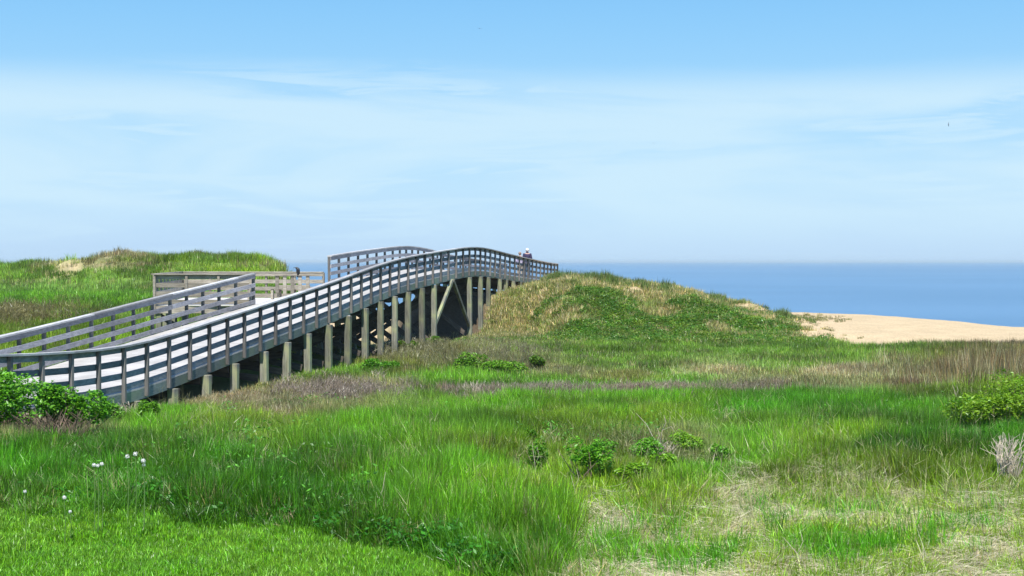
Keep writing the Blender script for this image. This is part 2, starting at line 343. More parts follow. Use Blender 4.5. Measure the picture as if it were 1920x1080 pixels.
p = t.nodes.new('ShaderNodeBsdfPrincipled'); L(p.outputs[0], o.inputs[0]); p.inputs['Roughness'].default_value = .95; p.inputs['Specular IOR Level'].default_value = .1
a = t.nodes.new('ShaderNodeAttribute'); a.attribute_name = 'tint'
c0 = t.nodes.new('ShaderNodeTexCoord'); n = t.nodes.new('ShaderNodeTexNoise'); L(c0.outputs['Object'], n.inputs[0]); n.inputs['Scale'].default_value = 9; n.inputs['Detail'].default_value = 8; n.inputs['Roughness'].default_value = .7
nb = t.nodes.new('ShaderNodeTexNoise'); L(c0.outputs['Object'], nb.inputs[0]); nb.inputs['Scale'].default_value = .7; nb.inputs['Detail'].default_value = 5
hs = t.nodes.new('ShaderNodeHueSaturation'); L(a.outputs['Color'], hs.inputs['Color'])
L(mth('MULTIPLY', maprange(n.outputs[0], .3, .7, .8, 1.15, tree=t), maprange(nb.outputs[0], .3, .7, .93, 1.06, tree=t), tree=t), hs.inputs['Value'])
L(hs.outputs[0], p.inputs['Base Color'])
b = t.nodes.new('ShaderNodeBump'); b.inputs['Strength'].default_value = .5; b.inputs['Distance'].default_value = .03; L(n.outputs[0], b.inputs['Height']); L(b.outputs[0], p.inputs['Normal'])
M_land = m
def land(name, sel):
    Fs = F[sel]; used, inv = np.unique(Fs, return_inverse=True)
    me = np_mesh(name, V[used], inv.reshape(-1, 4), M_land, smooth=True)
    ca = me.color_attributes.new('tint', 'FLOAT_COLOR', 'POINT')
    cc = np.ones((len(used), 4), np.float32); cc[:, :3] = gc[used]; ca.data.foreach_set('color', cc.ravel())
    ob = bpy.data.objects.new(name, me); COL.objects.link(ob)
    return prop(ob, kind='structure')
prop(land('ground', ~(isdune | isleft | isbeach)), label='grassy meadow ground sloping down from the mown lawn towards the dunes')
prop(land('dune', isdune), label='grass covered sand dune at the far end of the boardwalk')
prop(land('dune', isleft), label='low grassy dune ridge behind the left meadow')
prop(land('beach', isbeach), label='pale bare sand between the dunes and the sea')
# sea
m, t, o = newmat('sea_water'); L = t.links.new
p = t.nodes.new('ShaderNodeBsdfPrincipled'); L(p.outputs[0], o.inputs[0]); p.inputs['Roughness'].default_value = .28; p.inputs['IOR'].default_value = 1.33
c0 = t.nodes.new('ShaderNodeTexCoord'); mp = t.nodes.new('ShaderNodeMapping'); L(c0.outputs['Object'], mp.inputs[0]); mp.inputs['Scale'].default_value = (.35, 1, 1)
n = t.nodes.new('ShaderNodeTexNoise'); L(mp.outputs[0], n.inputs[0]); n.inputs['Scale'].default_value = .5; n.inputs['Detail'].default_value = 8; n.inputs['Roughness'].default_value = .6
n2_ = t.nodes.new('ShaderNodeTexNoise'); mp2 = t.nodes.new('ShaderNodeMapping'); L(c0.outputs['Object'], mp2.inputs[0]); mp2.inputs['Scale'].default_value = (.004, .012, 1); L(mp2.outputs[0], n2_.inputs[0]); n2_.inputs['Scale'].default_value = 1; n2_.inputs['Detail'].default_value = 5
L(mixc(maprange(n2_.outputs[0], .42, .58, 0, 1, tree=t), (.075, .175, .30), (.095, .205, .34), tree=t), p.inputs['Base Color'])
b = t.nodes.new('ShaderNodeBump'); b.inputs['Strength'].default_value = .5; b.inputs['Distance'].default_value = .5; L(n.outputs[0], b.inputs['Height']); L(b.outputs[0], p.inputs['Normal'])
sea = meshobj('sea', [(-60000, 100, 0), (60000, 100, 0), (60000, 60000, 0), (-60000, 60000, 0)], [(0, 1, 2, 3)], m)
# sea air: even pale haze, the sky stays outside it
m, t, o = newmat('sea_air'); pv = t.nodes.new('ShaderNodeVolumePrincipled'); t.links.new(pv.outputs[0], o.inputs[1])
pv.inputs['Color'].default_value = (.80, .95, 1, 1); pv.inputs['Density'].default_value = .00017; pv.inputs['Anisotropy'].default_value = 0
hz = meshobj('haze', boxv(-65000, 65000, -300, 65000, -12, 12.5), BOXF, m)
prop(hz, label='thin pale sea haze', kind='stuff')
prop(sea, label='calm blue sea reaching the horizon', kind='structure')

# ================================================================== boardwalk
RR = [(-11.70, 21.60, -1.73), (-11.45, 22.78, -1.73), (-11.20, 23.97, -1.74), (-10.95, 25.15, -1.75), (-10.70, 26.34, -1.77), (-10.44, 27.53, -1.80), (-10.19, 28.72, -1.874), (-9.94, 29.91, -1.926), (-9.69, 31.11, -1.967), (-9.44, 32.30, -1.987), (-9.19, 33.49, -1.976), (-8.95, 34.68, -1.925), (-8.70, 35.87, -1.838), (-8.44, 37.06, -1.730), (-8.19, 38.25, -1.618), (-7.94, 39.43, -1.508), (-7.69, 40.62, -1.399), (-7.44, 41.81, -1.287), (-7.19, 43.00, -1.174), (-6.94, 44.19, -1.063), (-6.69, 45.38, -0.950), (-6.44, 46.57, -0.833), (-6.19, 47.75, -0.714), (-5.95, 48.95, -0.594), (-5.72, 50.14, -0.472), (-5.48, 51.33, -0.347), (-5.24, 52.51, -0.222), (-5.00, 53.71, -0.105), (-4.75, 54.89, 0.002), (-4.50, 56.08, 0.099), (-4.23, 57.27, 0.184), (-3.96, 58.46, 0.260), (-3.69, 59.65, 0.330), (-3.42, 60.83, 0.397), (-3.14, 62.02, 0.463), (-2.86, 63.20, 0.526), (-2.57, 64.39, 0.585), (-2.30, 65.58, 0.636), (-2.04, 66.77, 0.672), (-1.80, 67.96, 0.686), (-1.58, 69.16, 0.678), (-1.36, 70.36, 0.651), (-1.13, 71.56, 0.610), (-0.90, 72.76, 0.560), (-0.66, 73.95, 0.504), (-0.41, 75.15, 0.446), (-0.16, 76.34, 0.389), (0.10, 77.53, 0.333), (0.36, 78.72, 0.281), (0.62, 79.91, 0.231), (0.87, 81.10, 0.183), (1.13, 82.30, 0.134), (1.39, 83.49, 0.085), (1.64, 84.68, 0.037), (1.90, 85.87, -0.008), (2.14, 87.06, -0.048), (2.38, 88.26, -0.082), (2.62, 89.46, -0.110), (2.86, 90.65, -0.136)]
LA = [(-14.60, 27.40, -1.85), (-14.37, 28.60, -1.87), (-14.14, 29.80, -1.90), (-13.90, 31.00, -1.94), (-13.65, 32.2, -1.97), (-13.45, 33.35, -1.96), (-13.2, 34.5, -1.95), (-12.97, 35.65, -1.90), (-12.72, 36.80, -1.812), (-12.47, 37.99, -1.708), (-12.19, 39.17, -1.598), (-11.90, 40.34, -1.485), (-11.61, 41.52, -1.368), (-11.33, 42.70, -1.250), (-11.06, 43.89, -1.135), (-10.80, 45.07, -1.026), (-10.55, 46.26, -0.922), (-10.28, 47.45, -0.815), (-9.98, 48.62, -0.697), (-9.63, 49.78, -0.565), (-9.22, 50.91, -0.420)]
LB = [(-7.29, 57.00, 0.227), (-7.04, 58.19, 0.301), (-6.78, 59.38, 0.374), (-6.51, 60.57, 0.444), (-6.23, 61.75, 0.508), (-5.95, 62.94, 0.569), (-5.69, 64.13, 0.627), (-5.43, 65.32, 0.679), (-5.20, 66.52, 0.719), (-4.99, 67.72, 0.739), (-4.79, 68.92, 0.733), (-4.58, 70.13, 0.705), (-4.36, 71.33, 0.663), (-4.13, 72.54, 0.615)] \
   + [(x - 3.2, d + .6, z_ - .02) for x, d, z_ in RR[44:]]
HR = 1.12     # cap top over deck
bw = empty('boardwalk', (-9, 33, EYE + hc(-9., 33.)), label='long weathered wooden boardwalk on timber pilings, arching over to the grassy dune', cat='boardwalk')
bw_loc = Vector(bw.location)
def W3(x, d, z_): return Vector((x, d, z_ + EYE)) - bw_loc
class Line:
    def __init__(s, nodes, side):
        s.P = [Vector((a, b, c + EYE)) - bw_loc for a, b, c in nodes]; s.side = side   # side +1: outward is to the right
        s.T, s.N = [], []
        for i in range(len(s.P)):
            t_ = s.P[min(i + 1, len(s.P) - 1)] - s.P[max(i - 1, 0)]; t_.z = 0; t_.normalize()
            s.T.append(t_); s.N.append(Vector((t_.y, -t_.x, 0)) * side)
    def sweep(s, name, i0, i1, u0, u1, z0, z1, mat, parent, e0=.0, e1=.0, dz=0):
        V_, F_ = [], []
        for i in range(i0, i1 + 1):
            p_ = s.P[i].copy()
            if i == i0: p_ = p_ + (s.P[min(i + 1, len(s.P) - 1)] - s.P[i]) * e0
            if i == i1: p_ = p_ + (s.P[i] - s.P[i - 1]) * e1
            for u, q in ((u0, z0), (u1, z0), (u1, z1), (u0, z1)): V_.append(p_ + s.N[i] * u + Vector((0, 0, q + dz)))
        k = i1 - i0
        for i in range(k):
            for j in range(4): F_.append((i * 4 + j, i * 4 + (j + 1) % 4, i * 4 + 4 + (j + 1) % 4, i * 4 + 4 + j))
        F_.append((0, 3, 2, 1)); F_.append((k * 4, k * 4 + 1, k * 4 + 2, k * 4 + 3))
        if s.side < 0: F_ = [f[::-1] for f in F_]
        return meshobj(name, V_, F_, mat, parent)
RL, LAL, LBL = Line(RR, 1), Line(LA, -1), Line(LB, -1)
POST_H = HR + .24
postm = box('post', -.045, .045, 0, .09, -POST_H, -.045, M_post, bw, .006)     # outward is local +y
first = [True]
def put_post(pos, nrm, jitter=True):
    rz = math.atan2(-nrm.x, nrm.y) + (random.uniform(-.05, .05) if jitter else 0)
    loc = pos + nrm * .002
    rot = (random.uniform(-.008, .008), random.uniform(-.008, .008), rz)
    if first[0]:
        first[0] = False; postm.location = loc; postm.rotation_euler = rot; return postm
    return again('post', postm, bw, loc, rot=rot)
BO = [(-.185, -.045), (-.49, -.35), (-.795, -.655), (-1.09, -.95)]
def railing(Ln, span=4, ph=0):
    n = len(Ln.P)
    for i in range(n): put_post(Ln.P[i], Ln.N[i])
    starts = [0] + list(range(span - ph, n - 1, span)); starts = [s_ for s_ in starts if s_ < n - 1]
    for k, a_ in enumerate(starts):
        e = starts[k + 1] if k + 1 < len(starts) else n - 1
        Ln.sweep('cap_board', a_, e, -.065, .125, -.045, 0, M_cap, bw, e0=.003, e1=-.003, dz=random.uniform(-.004, .004))
        Ln.sweep('fascia_board', a_, e, -.045, -.001, -HR - .29, -HR - .045, M_fascia, bw, e0=.002, e1=-.002)
    for j, (z0, z1) in enumerate(BO):
        off = (j * 2 + ph) % span
        st = sorted(set([0] + [q for q in range(off, n - 1, span) if q > 0]))
        for k, a_ in enumerate(st):
            e = st[k + 1] if k + 1 < len(st) else n - 1
            d_ = random.uniform(-.008, .008)
            Ln.sweep('rail_board', a_, e, -.042 + random.uniform(-.003, .003), -.002, z0 + d_, z1 + d_, M_rail if Ln.side < 0 else M_rail_shade, bw, e0=.004, e1=-.004)
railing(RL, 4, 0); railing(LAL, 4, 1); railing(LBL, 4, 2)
# rim along the opening towards the viewing platform
gap = Line([LA[-1], (-8.75, 52.4, -.26), (-8.25, 53.95, -.10), (-7.75, 55.5, .06), LB[0]], -1)
gap.sweep('fascia_board', 0, 4, -.045, -.001, -HR - .29, -HR - .045, M_fascia, bw)
# deck planks: interpolate both edges by depth
Lall = LA + [(-8.75, 52.4, -.26), (-8.25, 53.95, -.10), (-7.75, 55.5, .06)] + LB
Rn, Ln_ = np.array(RR), np.array(Lall)
def edgeR(d): return np.array([np.interp(d, Rn[:, 1], Rn[:, 0]), d, np.interp(d, Rn[:, 1], Rn[:, 2])])
def edgeL(d): return np.array([np.interp(d, Ln_[:, 1], Ln_[:, 0]), d, np.interp(d, Ln_[:, 1], Ln_[:, 2])])
V_, F_ = [], []
d = 32.0
# the near landing is skewed: left edge starts further back, so fan the planks there
def left_of(dr): return 32.2 + (dr - 27.6) * (38.9 - 32.2) / (38.25 - 27.6) if dr < 38.25 else dr + .65
dr = 21.65
while dr < 90.4:
    q = []
    step = .142
    for dd in (dr, dr + .134):
        r = edgeR(dd); l = edgeL(min(left_of(dd), 91.1)); q.append((l, r))
    jz = random.uniform(-.003, .003)
    o_ = len(V_)
    for zt, ov in ((-HR - .042, 0), (-HR, 0)):
        for l, r in q:
            V_.append(W3(l[0] - .0, l[1], l[2] + zt + jz)); V_.append(W3(r[0] - .003, r[1], r[2] + zt + jz))
    F_ += [tuple(o_ + k for k in f) for f in ((0, 2, 3, 1), (4, 5, 7, 6), (0, 1, 5, 4), (2, 6, 7, 3), (0, 4, 6, 2), (1, 3, 7, 5))]
    dr += step
prop(meshobj('deck_planks', V_, F_, M_deck, bw), kind='stuff')
# joists
for fr in (.25, .5, .75):
    nodes = []
    for dd in np.arange(22, 90, 2.6):
        r, l = edgeR(dd), edgeL(min(left_of(dd), 91)); nodes.append(tuple(r * (1 - fr) + l * fr))
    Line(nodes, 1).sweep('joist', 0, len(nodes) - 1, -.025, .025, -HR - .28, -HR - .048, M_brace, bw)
# bents: two pilings, a cross beam and crossed braces
bd = [22.2, 24.5, 26.8, 29.1, 30.7, 32.35, 34.2, 36.1, 38.1, 39.95, 42.1, 43.95, 45.75, 47.75, 49.85, 51.8, 53.7, 55.5, 57.3, 59.2, 61.0, 66.8, 69.2, 71.1, 73.9, 75.4, 77.2, 79.0, 81.0, 83.0, 85.0, 87.0, 89.0]
pil = {}
def piling(p_, nrm, key, gz):
    top = p_.z - HR - .295; h = top - (gz - bw_loc.z) + .5
    c_ = nrm * .03
    o_ = box('piling', -.105, .105, -.105, .105, -h, 0, M_pile, bw, .012)
    o_.location = (p_.x + c_.x, p_.y + c_.y, top); o_.rotation_euler = (random.uniform(-.012, .012), random.uniform(-.012, .012), math.atan2(-nrm.x, nrm.y) + random.uniform(-.05, .05))
    return (Vector(o_.location), h - .5)
for k, dR in enumerate(bd):
    r = edgeR(dR); dl = min(left_of(dR), 90.8); l = edgeL(dl)
    ax = Vector((l[0] - r[0], l[1] - r[1], 0)).normalized()
    zt = (r[2] + l[2]) / 2
    a_, ha = piling(W3(*r), -ax, k, float(hc(r[0], r[1])) + EYE)
    b_, hb = piling(W3(*l), ax, k, float(hc(l[0], l[1])) + EYE)
    tg = Vector((-ax.y, ax.x, 0)); tg = tg if tg.y > 0 else -tg
    off = tg * .145
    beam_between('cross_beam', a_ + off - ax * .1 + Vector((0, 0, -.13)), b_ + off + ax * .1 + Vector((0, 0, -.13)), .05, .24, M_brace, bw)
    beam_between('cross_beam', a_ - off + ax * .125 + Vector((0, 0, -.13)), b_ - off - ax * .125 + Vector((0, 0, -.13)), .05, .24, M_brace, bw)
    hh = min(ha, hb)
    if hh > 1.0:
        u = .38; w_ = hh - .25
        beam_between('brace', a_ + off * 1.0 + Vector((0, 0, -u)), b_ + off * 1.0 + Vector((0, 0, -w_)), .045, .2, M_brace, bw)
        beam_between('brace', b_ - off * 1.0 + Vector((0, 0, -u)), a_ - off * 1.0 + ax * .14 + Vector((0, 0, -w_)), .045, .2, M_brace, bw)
        if hh > 1.5 and k < 13: beam_between('girt', a_ + off * 1.36 + ax * .1 + Vector((0, 0, -hh * .55)), b_ + off * 1.36 + Vector((0, 0, -hh * .55)), .045, .24, M_brace, bw)
    pil[k] = (a_, b_, ha, hb)
# raking struts in the wide bay, both sides
k0, k1 = 20, 21
for s_, idx in ((0, 0), (1, 1)):
    a_, b_ = pil[k0][idx], pil[k1][idx]; mid = (a_ + b_) / 2 + Vector((0, 0, .02))
    beam_between('strut', a_ + Vector((0, 0, -1.75)) + (b_ - a_).normalized() * .1, mid + (a_ - b_).normalized() * .09, .12, .16, M_pile, bw)
    beam_between('strut', b_ + Vector((0, 0, -2.25)) + (a_ - b_).normalized() * .1, mid + (b_ - a_).normalized() * .09, .12, .16, M_pile, bw)
# long braces along the far (left) row
for k in range(6, 14):
    a_, b_ = pil[k][1], pil[k + 1][1]
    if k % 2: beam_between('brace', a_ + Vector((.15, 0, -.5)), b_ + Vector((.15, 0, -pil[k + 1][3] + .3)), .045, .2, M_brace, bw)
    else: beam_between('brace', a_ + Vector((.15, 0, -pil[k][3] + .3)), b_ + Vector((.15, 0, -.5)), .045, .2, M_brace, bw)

# ================================================================== viewing platform
ZPT = -.44; ZD = ZPT - 1.12
corners = [(-9.42, 51.25), (-12.82, 51.0), (-14.3, 61.6), (-8.02, 60.4), (-7.15, 57.6)]
vp = empty('viewing_platform', (-11, 56, EYE + float(hc(-11., 56.))), label='square wooden viewing platform with board railings beside the left rail of the boardwalk', cat='platform')
vo = Vector(vp.location)
def PW(x, d, z_): return Vector((x, d, z_ + EYE)) - vo
def seg_rail(a, b, n, skip_first=False):
    A_, B_ = Vector((a[0], a[1], 0)), Vector((b[0], b[1], 0)); t_ = (B_ - A_).normalized(); nn = Vector((t_.y, -t_.x, 0))
    if nn.dot(A_ - Vector((-11, 56, 0))) < 0: nn = -nn
    base = Vector((0, 0, ZPT + EYE)) - vo
    for i in range(1 if skip_first else 0, n + 1):
        p_ = A_ + (B_ - A_) * (i / n) + base
        o_ = box('post', -.045, .045, .002, .092, -1.4, -.046, M_plat, vp, .006); o_.location = p_; o_.rotation_euler = (0, 0, math.atan2(-nn.x, nn.y))
    for (z0, z1) in BO:
        o_ = beam_between('rail_board', A_ + base - nn * .022 + Vector((0, 0, (z0 + z1) / 2)), B_ + base - nn * .022 + Vector((0, 0, (z0 + z1) / 2)), .04, z1 - z0 + .02, M_plat, vp)
    beam_between('cap_board', A_ + base + nn * .03 - Vector((0, 0, .022)), B_ + base + nn * .03 - Vector((0, 0, .022)), .19, .044, M_plat, vp)
seg_rail(corners[0], corners[1], 3); seg_rail(corners[1], corners[2], 8, True); seg_rail(corners[2], corners[3], 5, True)
def quadprism(name, pts, z0, z1, mat, parent):
    n = len(pts); V_ = [PW(x, y, z0) for x, y in pts] + [PW(x, y, z1) for x, y in pts]
    F_ = [tuple(range(n)), tuple(range(n, 2 * n))[::-1]] + [(i, i + n, (i + 1) % n + n, (i + 1) % n) for i in range(n)]
    return meshobj(name, V_, F_, mat, parent)
# planks of the platform run across it
V_, F_ = [], []; dd = 51.05
def pl_left(d): return float(np.interp(d, [51, 61.6], [-12.80, -14.28]))
def pl_right(d): return float(np.interp(d, [51, 57.2, 60.4, 61.6], [-9.22, -7.35, -8.03, -8.4]))
while dd < 60.9:
    o_ = len(V_)
    for zz in (ZD - .042, ZD):
        for q in (dd, dd + .134):
            sl = .0
            V_.append(PW(pl_left(q), q + .3 * min(1, (dd - 51) / 9), zz)); V_.append(PW(pl_right(q) - .05, q - .3 * min(1, (dd - 51) / 9), zz))
    F_ += [tuple(o_ + k for k in f) for f in ((0, 2, 3, 1), (4, 5, 7, 6), (0, 1, 5, 4), (2, 6, 7, 3), (0, 4, 6, 2), (1, 3, 7, 5))]
    dd += .142
prop(meshobj('deck_planks', V_, F_, M_deck, vp), kind='stuff')
for a, b in ((corners[0], corners[1]), (corners[1], corners[2]), (corners[2], corners[3])):
    beam_between('fascia_board', PW(a[0], a[1], ZD - .18), PW(b[0], b[1], ZD - .18), .045, .25, M_plat, vp)
for (x, y) in ((-12.7, 51.15), (-10.9, 51.3), (-9.5, 51.5), (-13.4, 55), (-13.9, 58.5), (-14.15, 61.4), (-11, 60.9), (-8.3, 60.3), (-11, 55), (-11, 58)):
    gz = float(hc(x, y)); o_ = box('piling', -.1, .1, -.1, .1, gz - .4 - (ZD - .31), 0, M_pile, vp, .01); o_.location = PW(x, y, ZD - .31)
beam_between('brace', PW(-12.7, 51.3, ZD - .4), PW(-10.9, 51.4, ZD - 1.6), .045, .18, M_brace, vp)
beam_between('brace', PW(-12.7, 51.42, ZD - 1.6), PW(-10.9, 51.5, ZD - .4), .045, .18, M_brace, vp)

# benches on the platform
def bench_with_back(loc, rz, label):
    t_ = empty('park_bench', loc, rz, label=label, cat='bench', group='benches on the viewing platform')
    for i, x in enumerate(np.linspace(-.62, .62, 5)):
        o_ = box('back_slat', x - .07, x + .07, -.25, -.215, .28, .985, M_plat, t_, .004)
    box('top_rail', -.72, .72, -.30, -.20, .99, 1.03, M_plat, t_, .005)
    box('back_rail', -.70, .70, -.212, -.17, .52, .62, M_plat, t_, .004)
    for k, y in enumerate((-.13, .02, .17)): box('seat_board', -.72, .72, y - .065, y + .065, .44, .48, M_plat, t_, .004)
    for x in (-.6, 0, .6):
        box('leg', x - .045, x + .045, -.165, -.08, 0, .435, M_plat, t_, .004); box('leg', x - .045, x + .045, .12, .2, 0, .435, M_plat, t_, .004)
    return t_
bench_with_back((-8.68, 56.6, ZD + EYE), math.radians(-6), 'wooden bench with an upright slatted back, the black bird sitting on it')
def bench_plain(loc, rz, label):
    t_ = empty('park_bench', loc, rz, label=label, cat='bench', group='benches on the viewing platform')
    for y in (-.14, 0, .14): box('seat_board', -.6, .6, y - .06, y + .06, .42, .46, M_plat, t_, .004)
    for x in (-.48, .48):
        for y in (-.12, .12): box('leg', x - .045, x + .045, y - .045, y + .045, 0, .415, M_plat, t_, .004)
    return t_
bench_plain((-10.35, 58.6, ZD + EYE), 0, 'low backless wooden bench to the left of the slatted bench')

# ================================================================== birds
def ellipsoid(c, r, rot=(0, 0, 0), nu=10, nv=7):
    R_ = Euler(rot).to_matrix(); V_, F_ = [], []
    for j in range(nv + 1):
        ph = math.pi * j / nv
        for i in range(nu):
            th = 2 * math.pi * i / nu
            V_.append(R_ @ Vector((r[0] * math.sin(ph) * math.cos(th), r[1] * math.sin(ph) * math.sin(th), r[2] * math.cos(ph))) + Vector(c))
    for j in range(nv):
        for i in range(nu): F_.append((j * nu + i, (j + 1) * nu + i, (j + 1) * nu + (i + 1) % nu, j * nu + (i + 1) % nu))
    return V_, F_
def skin_body(name, verts, edges, radii, mat, parent, root=0, sub=2, loc=None):
    me = bpy.data.meshes.new(name); me.from_pydata(verts, edges, []); ob = bpy.data.objects.new(name, me); COL.objects.link(ob); ob.parent = parent
    if loc: ob.location = loc
    mo = ob.modifiers.new('skin', 'SKIN'); sm_ = ob.modifiers.new('sub', 'SUBSURF'); sm_.levels = sub; sm_.render_levels = sub
    me.skin_vertices.new() if not me.skin_vertices else None
    for i, r in enumerate(radii):
        sv_ = me.skin_vertices[0].data[i]; sv_.radius = r if isinstance(r, tuple) else (r, r); sv_.use_root = (i == root)
    mo.use_smooth_shade = True
    me.materials.append(mat)
    dg = bpy.context.evaluated_depsgraph_get(); ev = ob.evaluated_get(dg); m2 = bpy.data.meshes.new_from_object(ev)
    ob.modifiers.clear(); ob.data = m2; m2.name = name
    if not m2.materials: m2.materials.append(mat)
    return ob
bb = empty('perched_bird', (-8.50, 56.32, ZD + EYE + 1.03), math.radians(8), label='black bird perched on top of the slatted bench back, head bent to the left', cat='bird')
skin_body('body', [(.03, 0, .045), (.05, 0, .13), (.025, 0, .215), (-.03, 0, .275), (-.085, 0, .285), (.02, 0, -.03), (-.01, 0, -.11)],
          [(0, 1), (1, 2), (2, 3), (3, 4), (0, 5), (5, 6)], [.055, .085, .075, .05, .036, .034, .022], M_bird, bb, root=1)
for s_ in (-1, 1):
    v, f = ellipsoid((.045, s_ * .062, .10), (.034, .018, .13), (0, math.radians(14), 0)); meshobj('wing', v, f, M_bird, bb, smooth=True)
    v, f = tube([(.02, s_ * .03, .04), (.012, s_ * .03, .0), (-.02, s_ * .03, .002)], [.008, .006, .005]); meshobj('leg', v, f, M_beak, bb)
v, f = tube([(-.10, 0, .288), (-.14, 0, .272), (-.168, 0, .255)], [.016, .010, .003], 6); meshobj('beak', v, f, M_beak, bb)
def gull(loc, rz, bank, s, label):
    t_ = empty('flying_bird', loc, rz, label=label, cat='bird', group='small birds flying over the sea'); t_.rotation_euler = (0, bank, rz); t_.scale = (s, s, s)
    v, f = ellipsoid((0, 0, 0), (.055, .2, .05)); meshobj('body', v, f, M_gull, t_, smooth=True)
    for q in (-1, 1):
        P_ = [(q * .03, .09, .01), (q * .03, -.07, .01), (q * .24, -.03, .09), (q * .24, .10, .09), (q * .52, -.10, .03), (q * .50, -.04, .03)]
        V_ = [Vector(p_) for p_ in P_] + [Vector(p_) - Vector((0, 0, .012)) for p_ in P_]
        F_ = [(0, 1, 2, 3), (3, 2, 4, 5), (9, 8, 7, 6), (11, 10, 8, 9), (0, 3, 9, 6), (3, 5, 11, 9), (5, 4, 10, 11), (4, 2, 8, 10), (2, 1, 7, 8), (1, 0, 6, 7)]
        meshobj('wing', V_, F_, M_gull, t_)
def at(px, py, D): return ((px - 960) / FP * D, D, EYE + (490 - py) / FP * D)
gull(at(899.5, 55, 260), .6, .1, .8, 'tiny distant bird high in the clear blue above the cloud veil')
gull(at(1777, 234, 190), 1.2, 1.25, .6, 'tiny bird banking steeply over the sea at the far right')
gull(at(137, 221, 300), .2, .0, .6, 'tiny bird speck in the sky above the left dune ridge')
gull(at(1085, 265, 300), -.3, .1, .7, 'tiny bird speck in the pale cloud right of the boardwalk, left one of two')
gull(at(1225, 269, 300), .3, -.2, .7, 'tiny bird speck in the pale cloud right of the boardwalk, right one of two')

# ================================================================== people (standing on the deck, backs to the viewer)
def person(x, d, sc_h, face, jacket, trousers, hairm, label, cap=False, lean=0):
    r = edgeR(d); z_ = r[2] - HR
    t_ = empty('person', (x, d, z_ + EYE), face, label=label, cat='person'); t_.scale = (sc_h,) * 3
    v = [(0, 0, .96), (0, .01, 1.12), (0, .02, 1.30), (0, 0, 1.45), (0, -.01, 1.53), (0, -.03, 1.64),            # 0-5 pelvis .. head
         (-.18, 0, 1.42), (-.235, .03, 1.14), (-.17, -.18, 1.06), (-.06, -.26, 1.10), (.18, 0, 1.42), (.235, .03, 1.14), (.17, -.18, 1.06), (.06, -.26, 1.10),
         (-.10, 0, .90), (-.11, -.02, .50), (-.12, .02, .08), (-.12, -.13, .035), (.10, 0, .90), (.11, .0, .50), (.12, .04, .08), (.12, -.11, .035), (0, -.02, 1.70)]
    e = [(0, 1), (1, 2), (2, 3), (3, 4), (4, 5), (3, 6), (6, 7), (7, 8), (8, 9), (3, 10), (10, 11), (11, 12), (12, 13), (0, 14), (14, 15), (15, 16), (16, 17), (0, 18), (18, 19), (19, 20), (20, 21), (5, 22)]
    rr = [(.155, .11), (.14, .10), (.165, .11), (.10, .085), .055, .088, .07, .05, .042, .03, .07, .05, .042, .03, .09, .062, .045, .04, .09, .062, .045, .04, .07]
    skin_body('body', v, e, rr, M_skin, t_, root=0)
    jv = [v[0], v[1], v[2], (0, 0, 1.43), v[6], v[7], v[8], v[10], v[11], v[12]]
    je = [(0, 1), (1, 2), (2, 3), (3, 4), (4, 5), (5, 6), (3, 7), (7, 8), (8, 9)]
    skin_body('jacket', jv, je, [(.19, .14), (.175, .13), (.205, .14), (.13, .11), .095, .07, .055, .095, .07, .055], jacket, t_, root=1)
    tv = [(0, 0, .98), v[14], v[15], v[16], v[18], v[19], v[20]]
    skin_body('trousers', tv, [(0, 1), (1, 2), (2, 3), (0, 4), (4, 5), (5, 6)], [(.165, .12), .105, .08, .065, .105, .08, .065], trousers, t_, root=0)
    a_, b_ = ellipsoid((0, .012, 1.685), (.098, .112, .10)); meshobj('hair', a_, b_, hairm, t_, smooth=True)
    if cap:
        a_, b_ = tube([(0, .004, 1.50), (0, .0, 1.56)], [.085, .075], 10); meshobj('collar', a_, b_, jacket, t_)
    for s_ in (-1, 1):
        a_, b_ = ellipsoid((s_ * .095, -.01, 1.645), (.012, .022, .032)); meshobj('ear', a_, b_, M_skin, t_, smooth=True)
        a_, b_ = tube([(s_ * .12, .05, .03), (s_ * .12, -.12, .03), (s_ * .12, -.19, .025)], [.045, .05, .032], 8); meshobj('shoe', a_, b_, M_trouser, t_)
    a_, b_ = ellipsoid((0, -.125, 1.635), (.016, .022, .022)); meshobj('nose', a_, b_, M_skin, t_, smooth=True)
    return t_
person(.90, 84.0, 1.03, math.pi + .1, M_navy, M_trouser, M_whitehair, 'white haired person in a dark navy jacket seen from behind at the far railing', True)
person(.47, 84.6, .93, math.pi - .25, M_lilac, M_trouser2, M_greyhair, 'shorter person in a pale lilac top standing left of the person in navy', False)

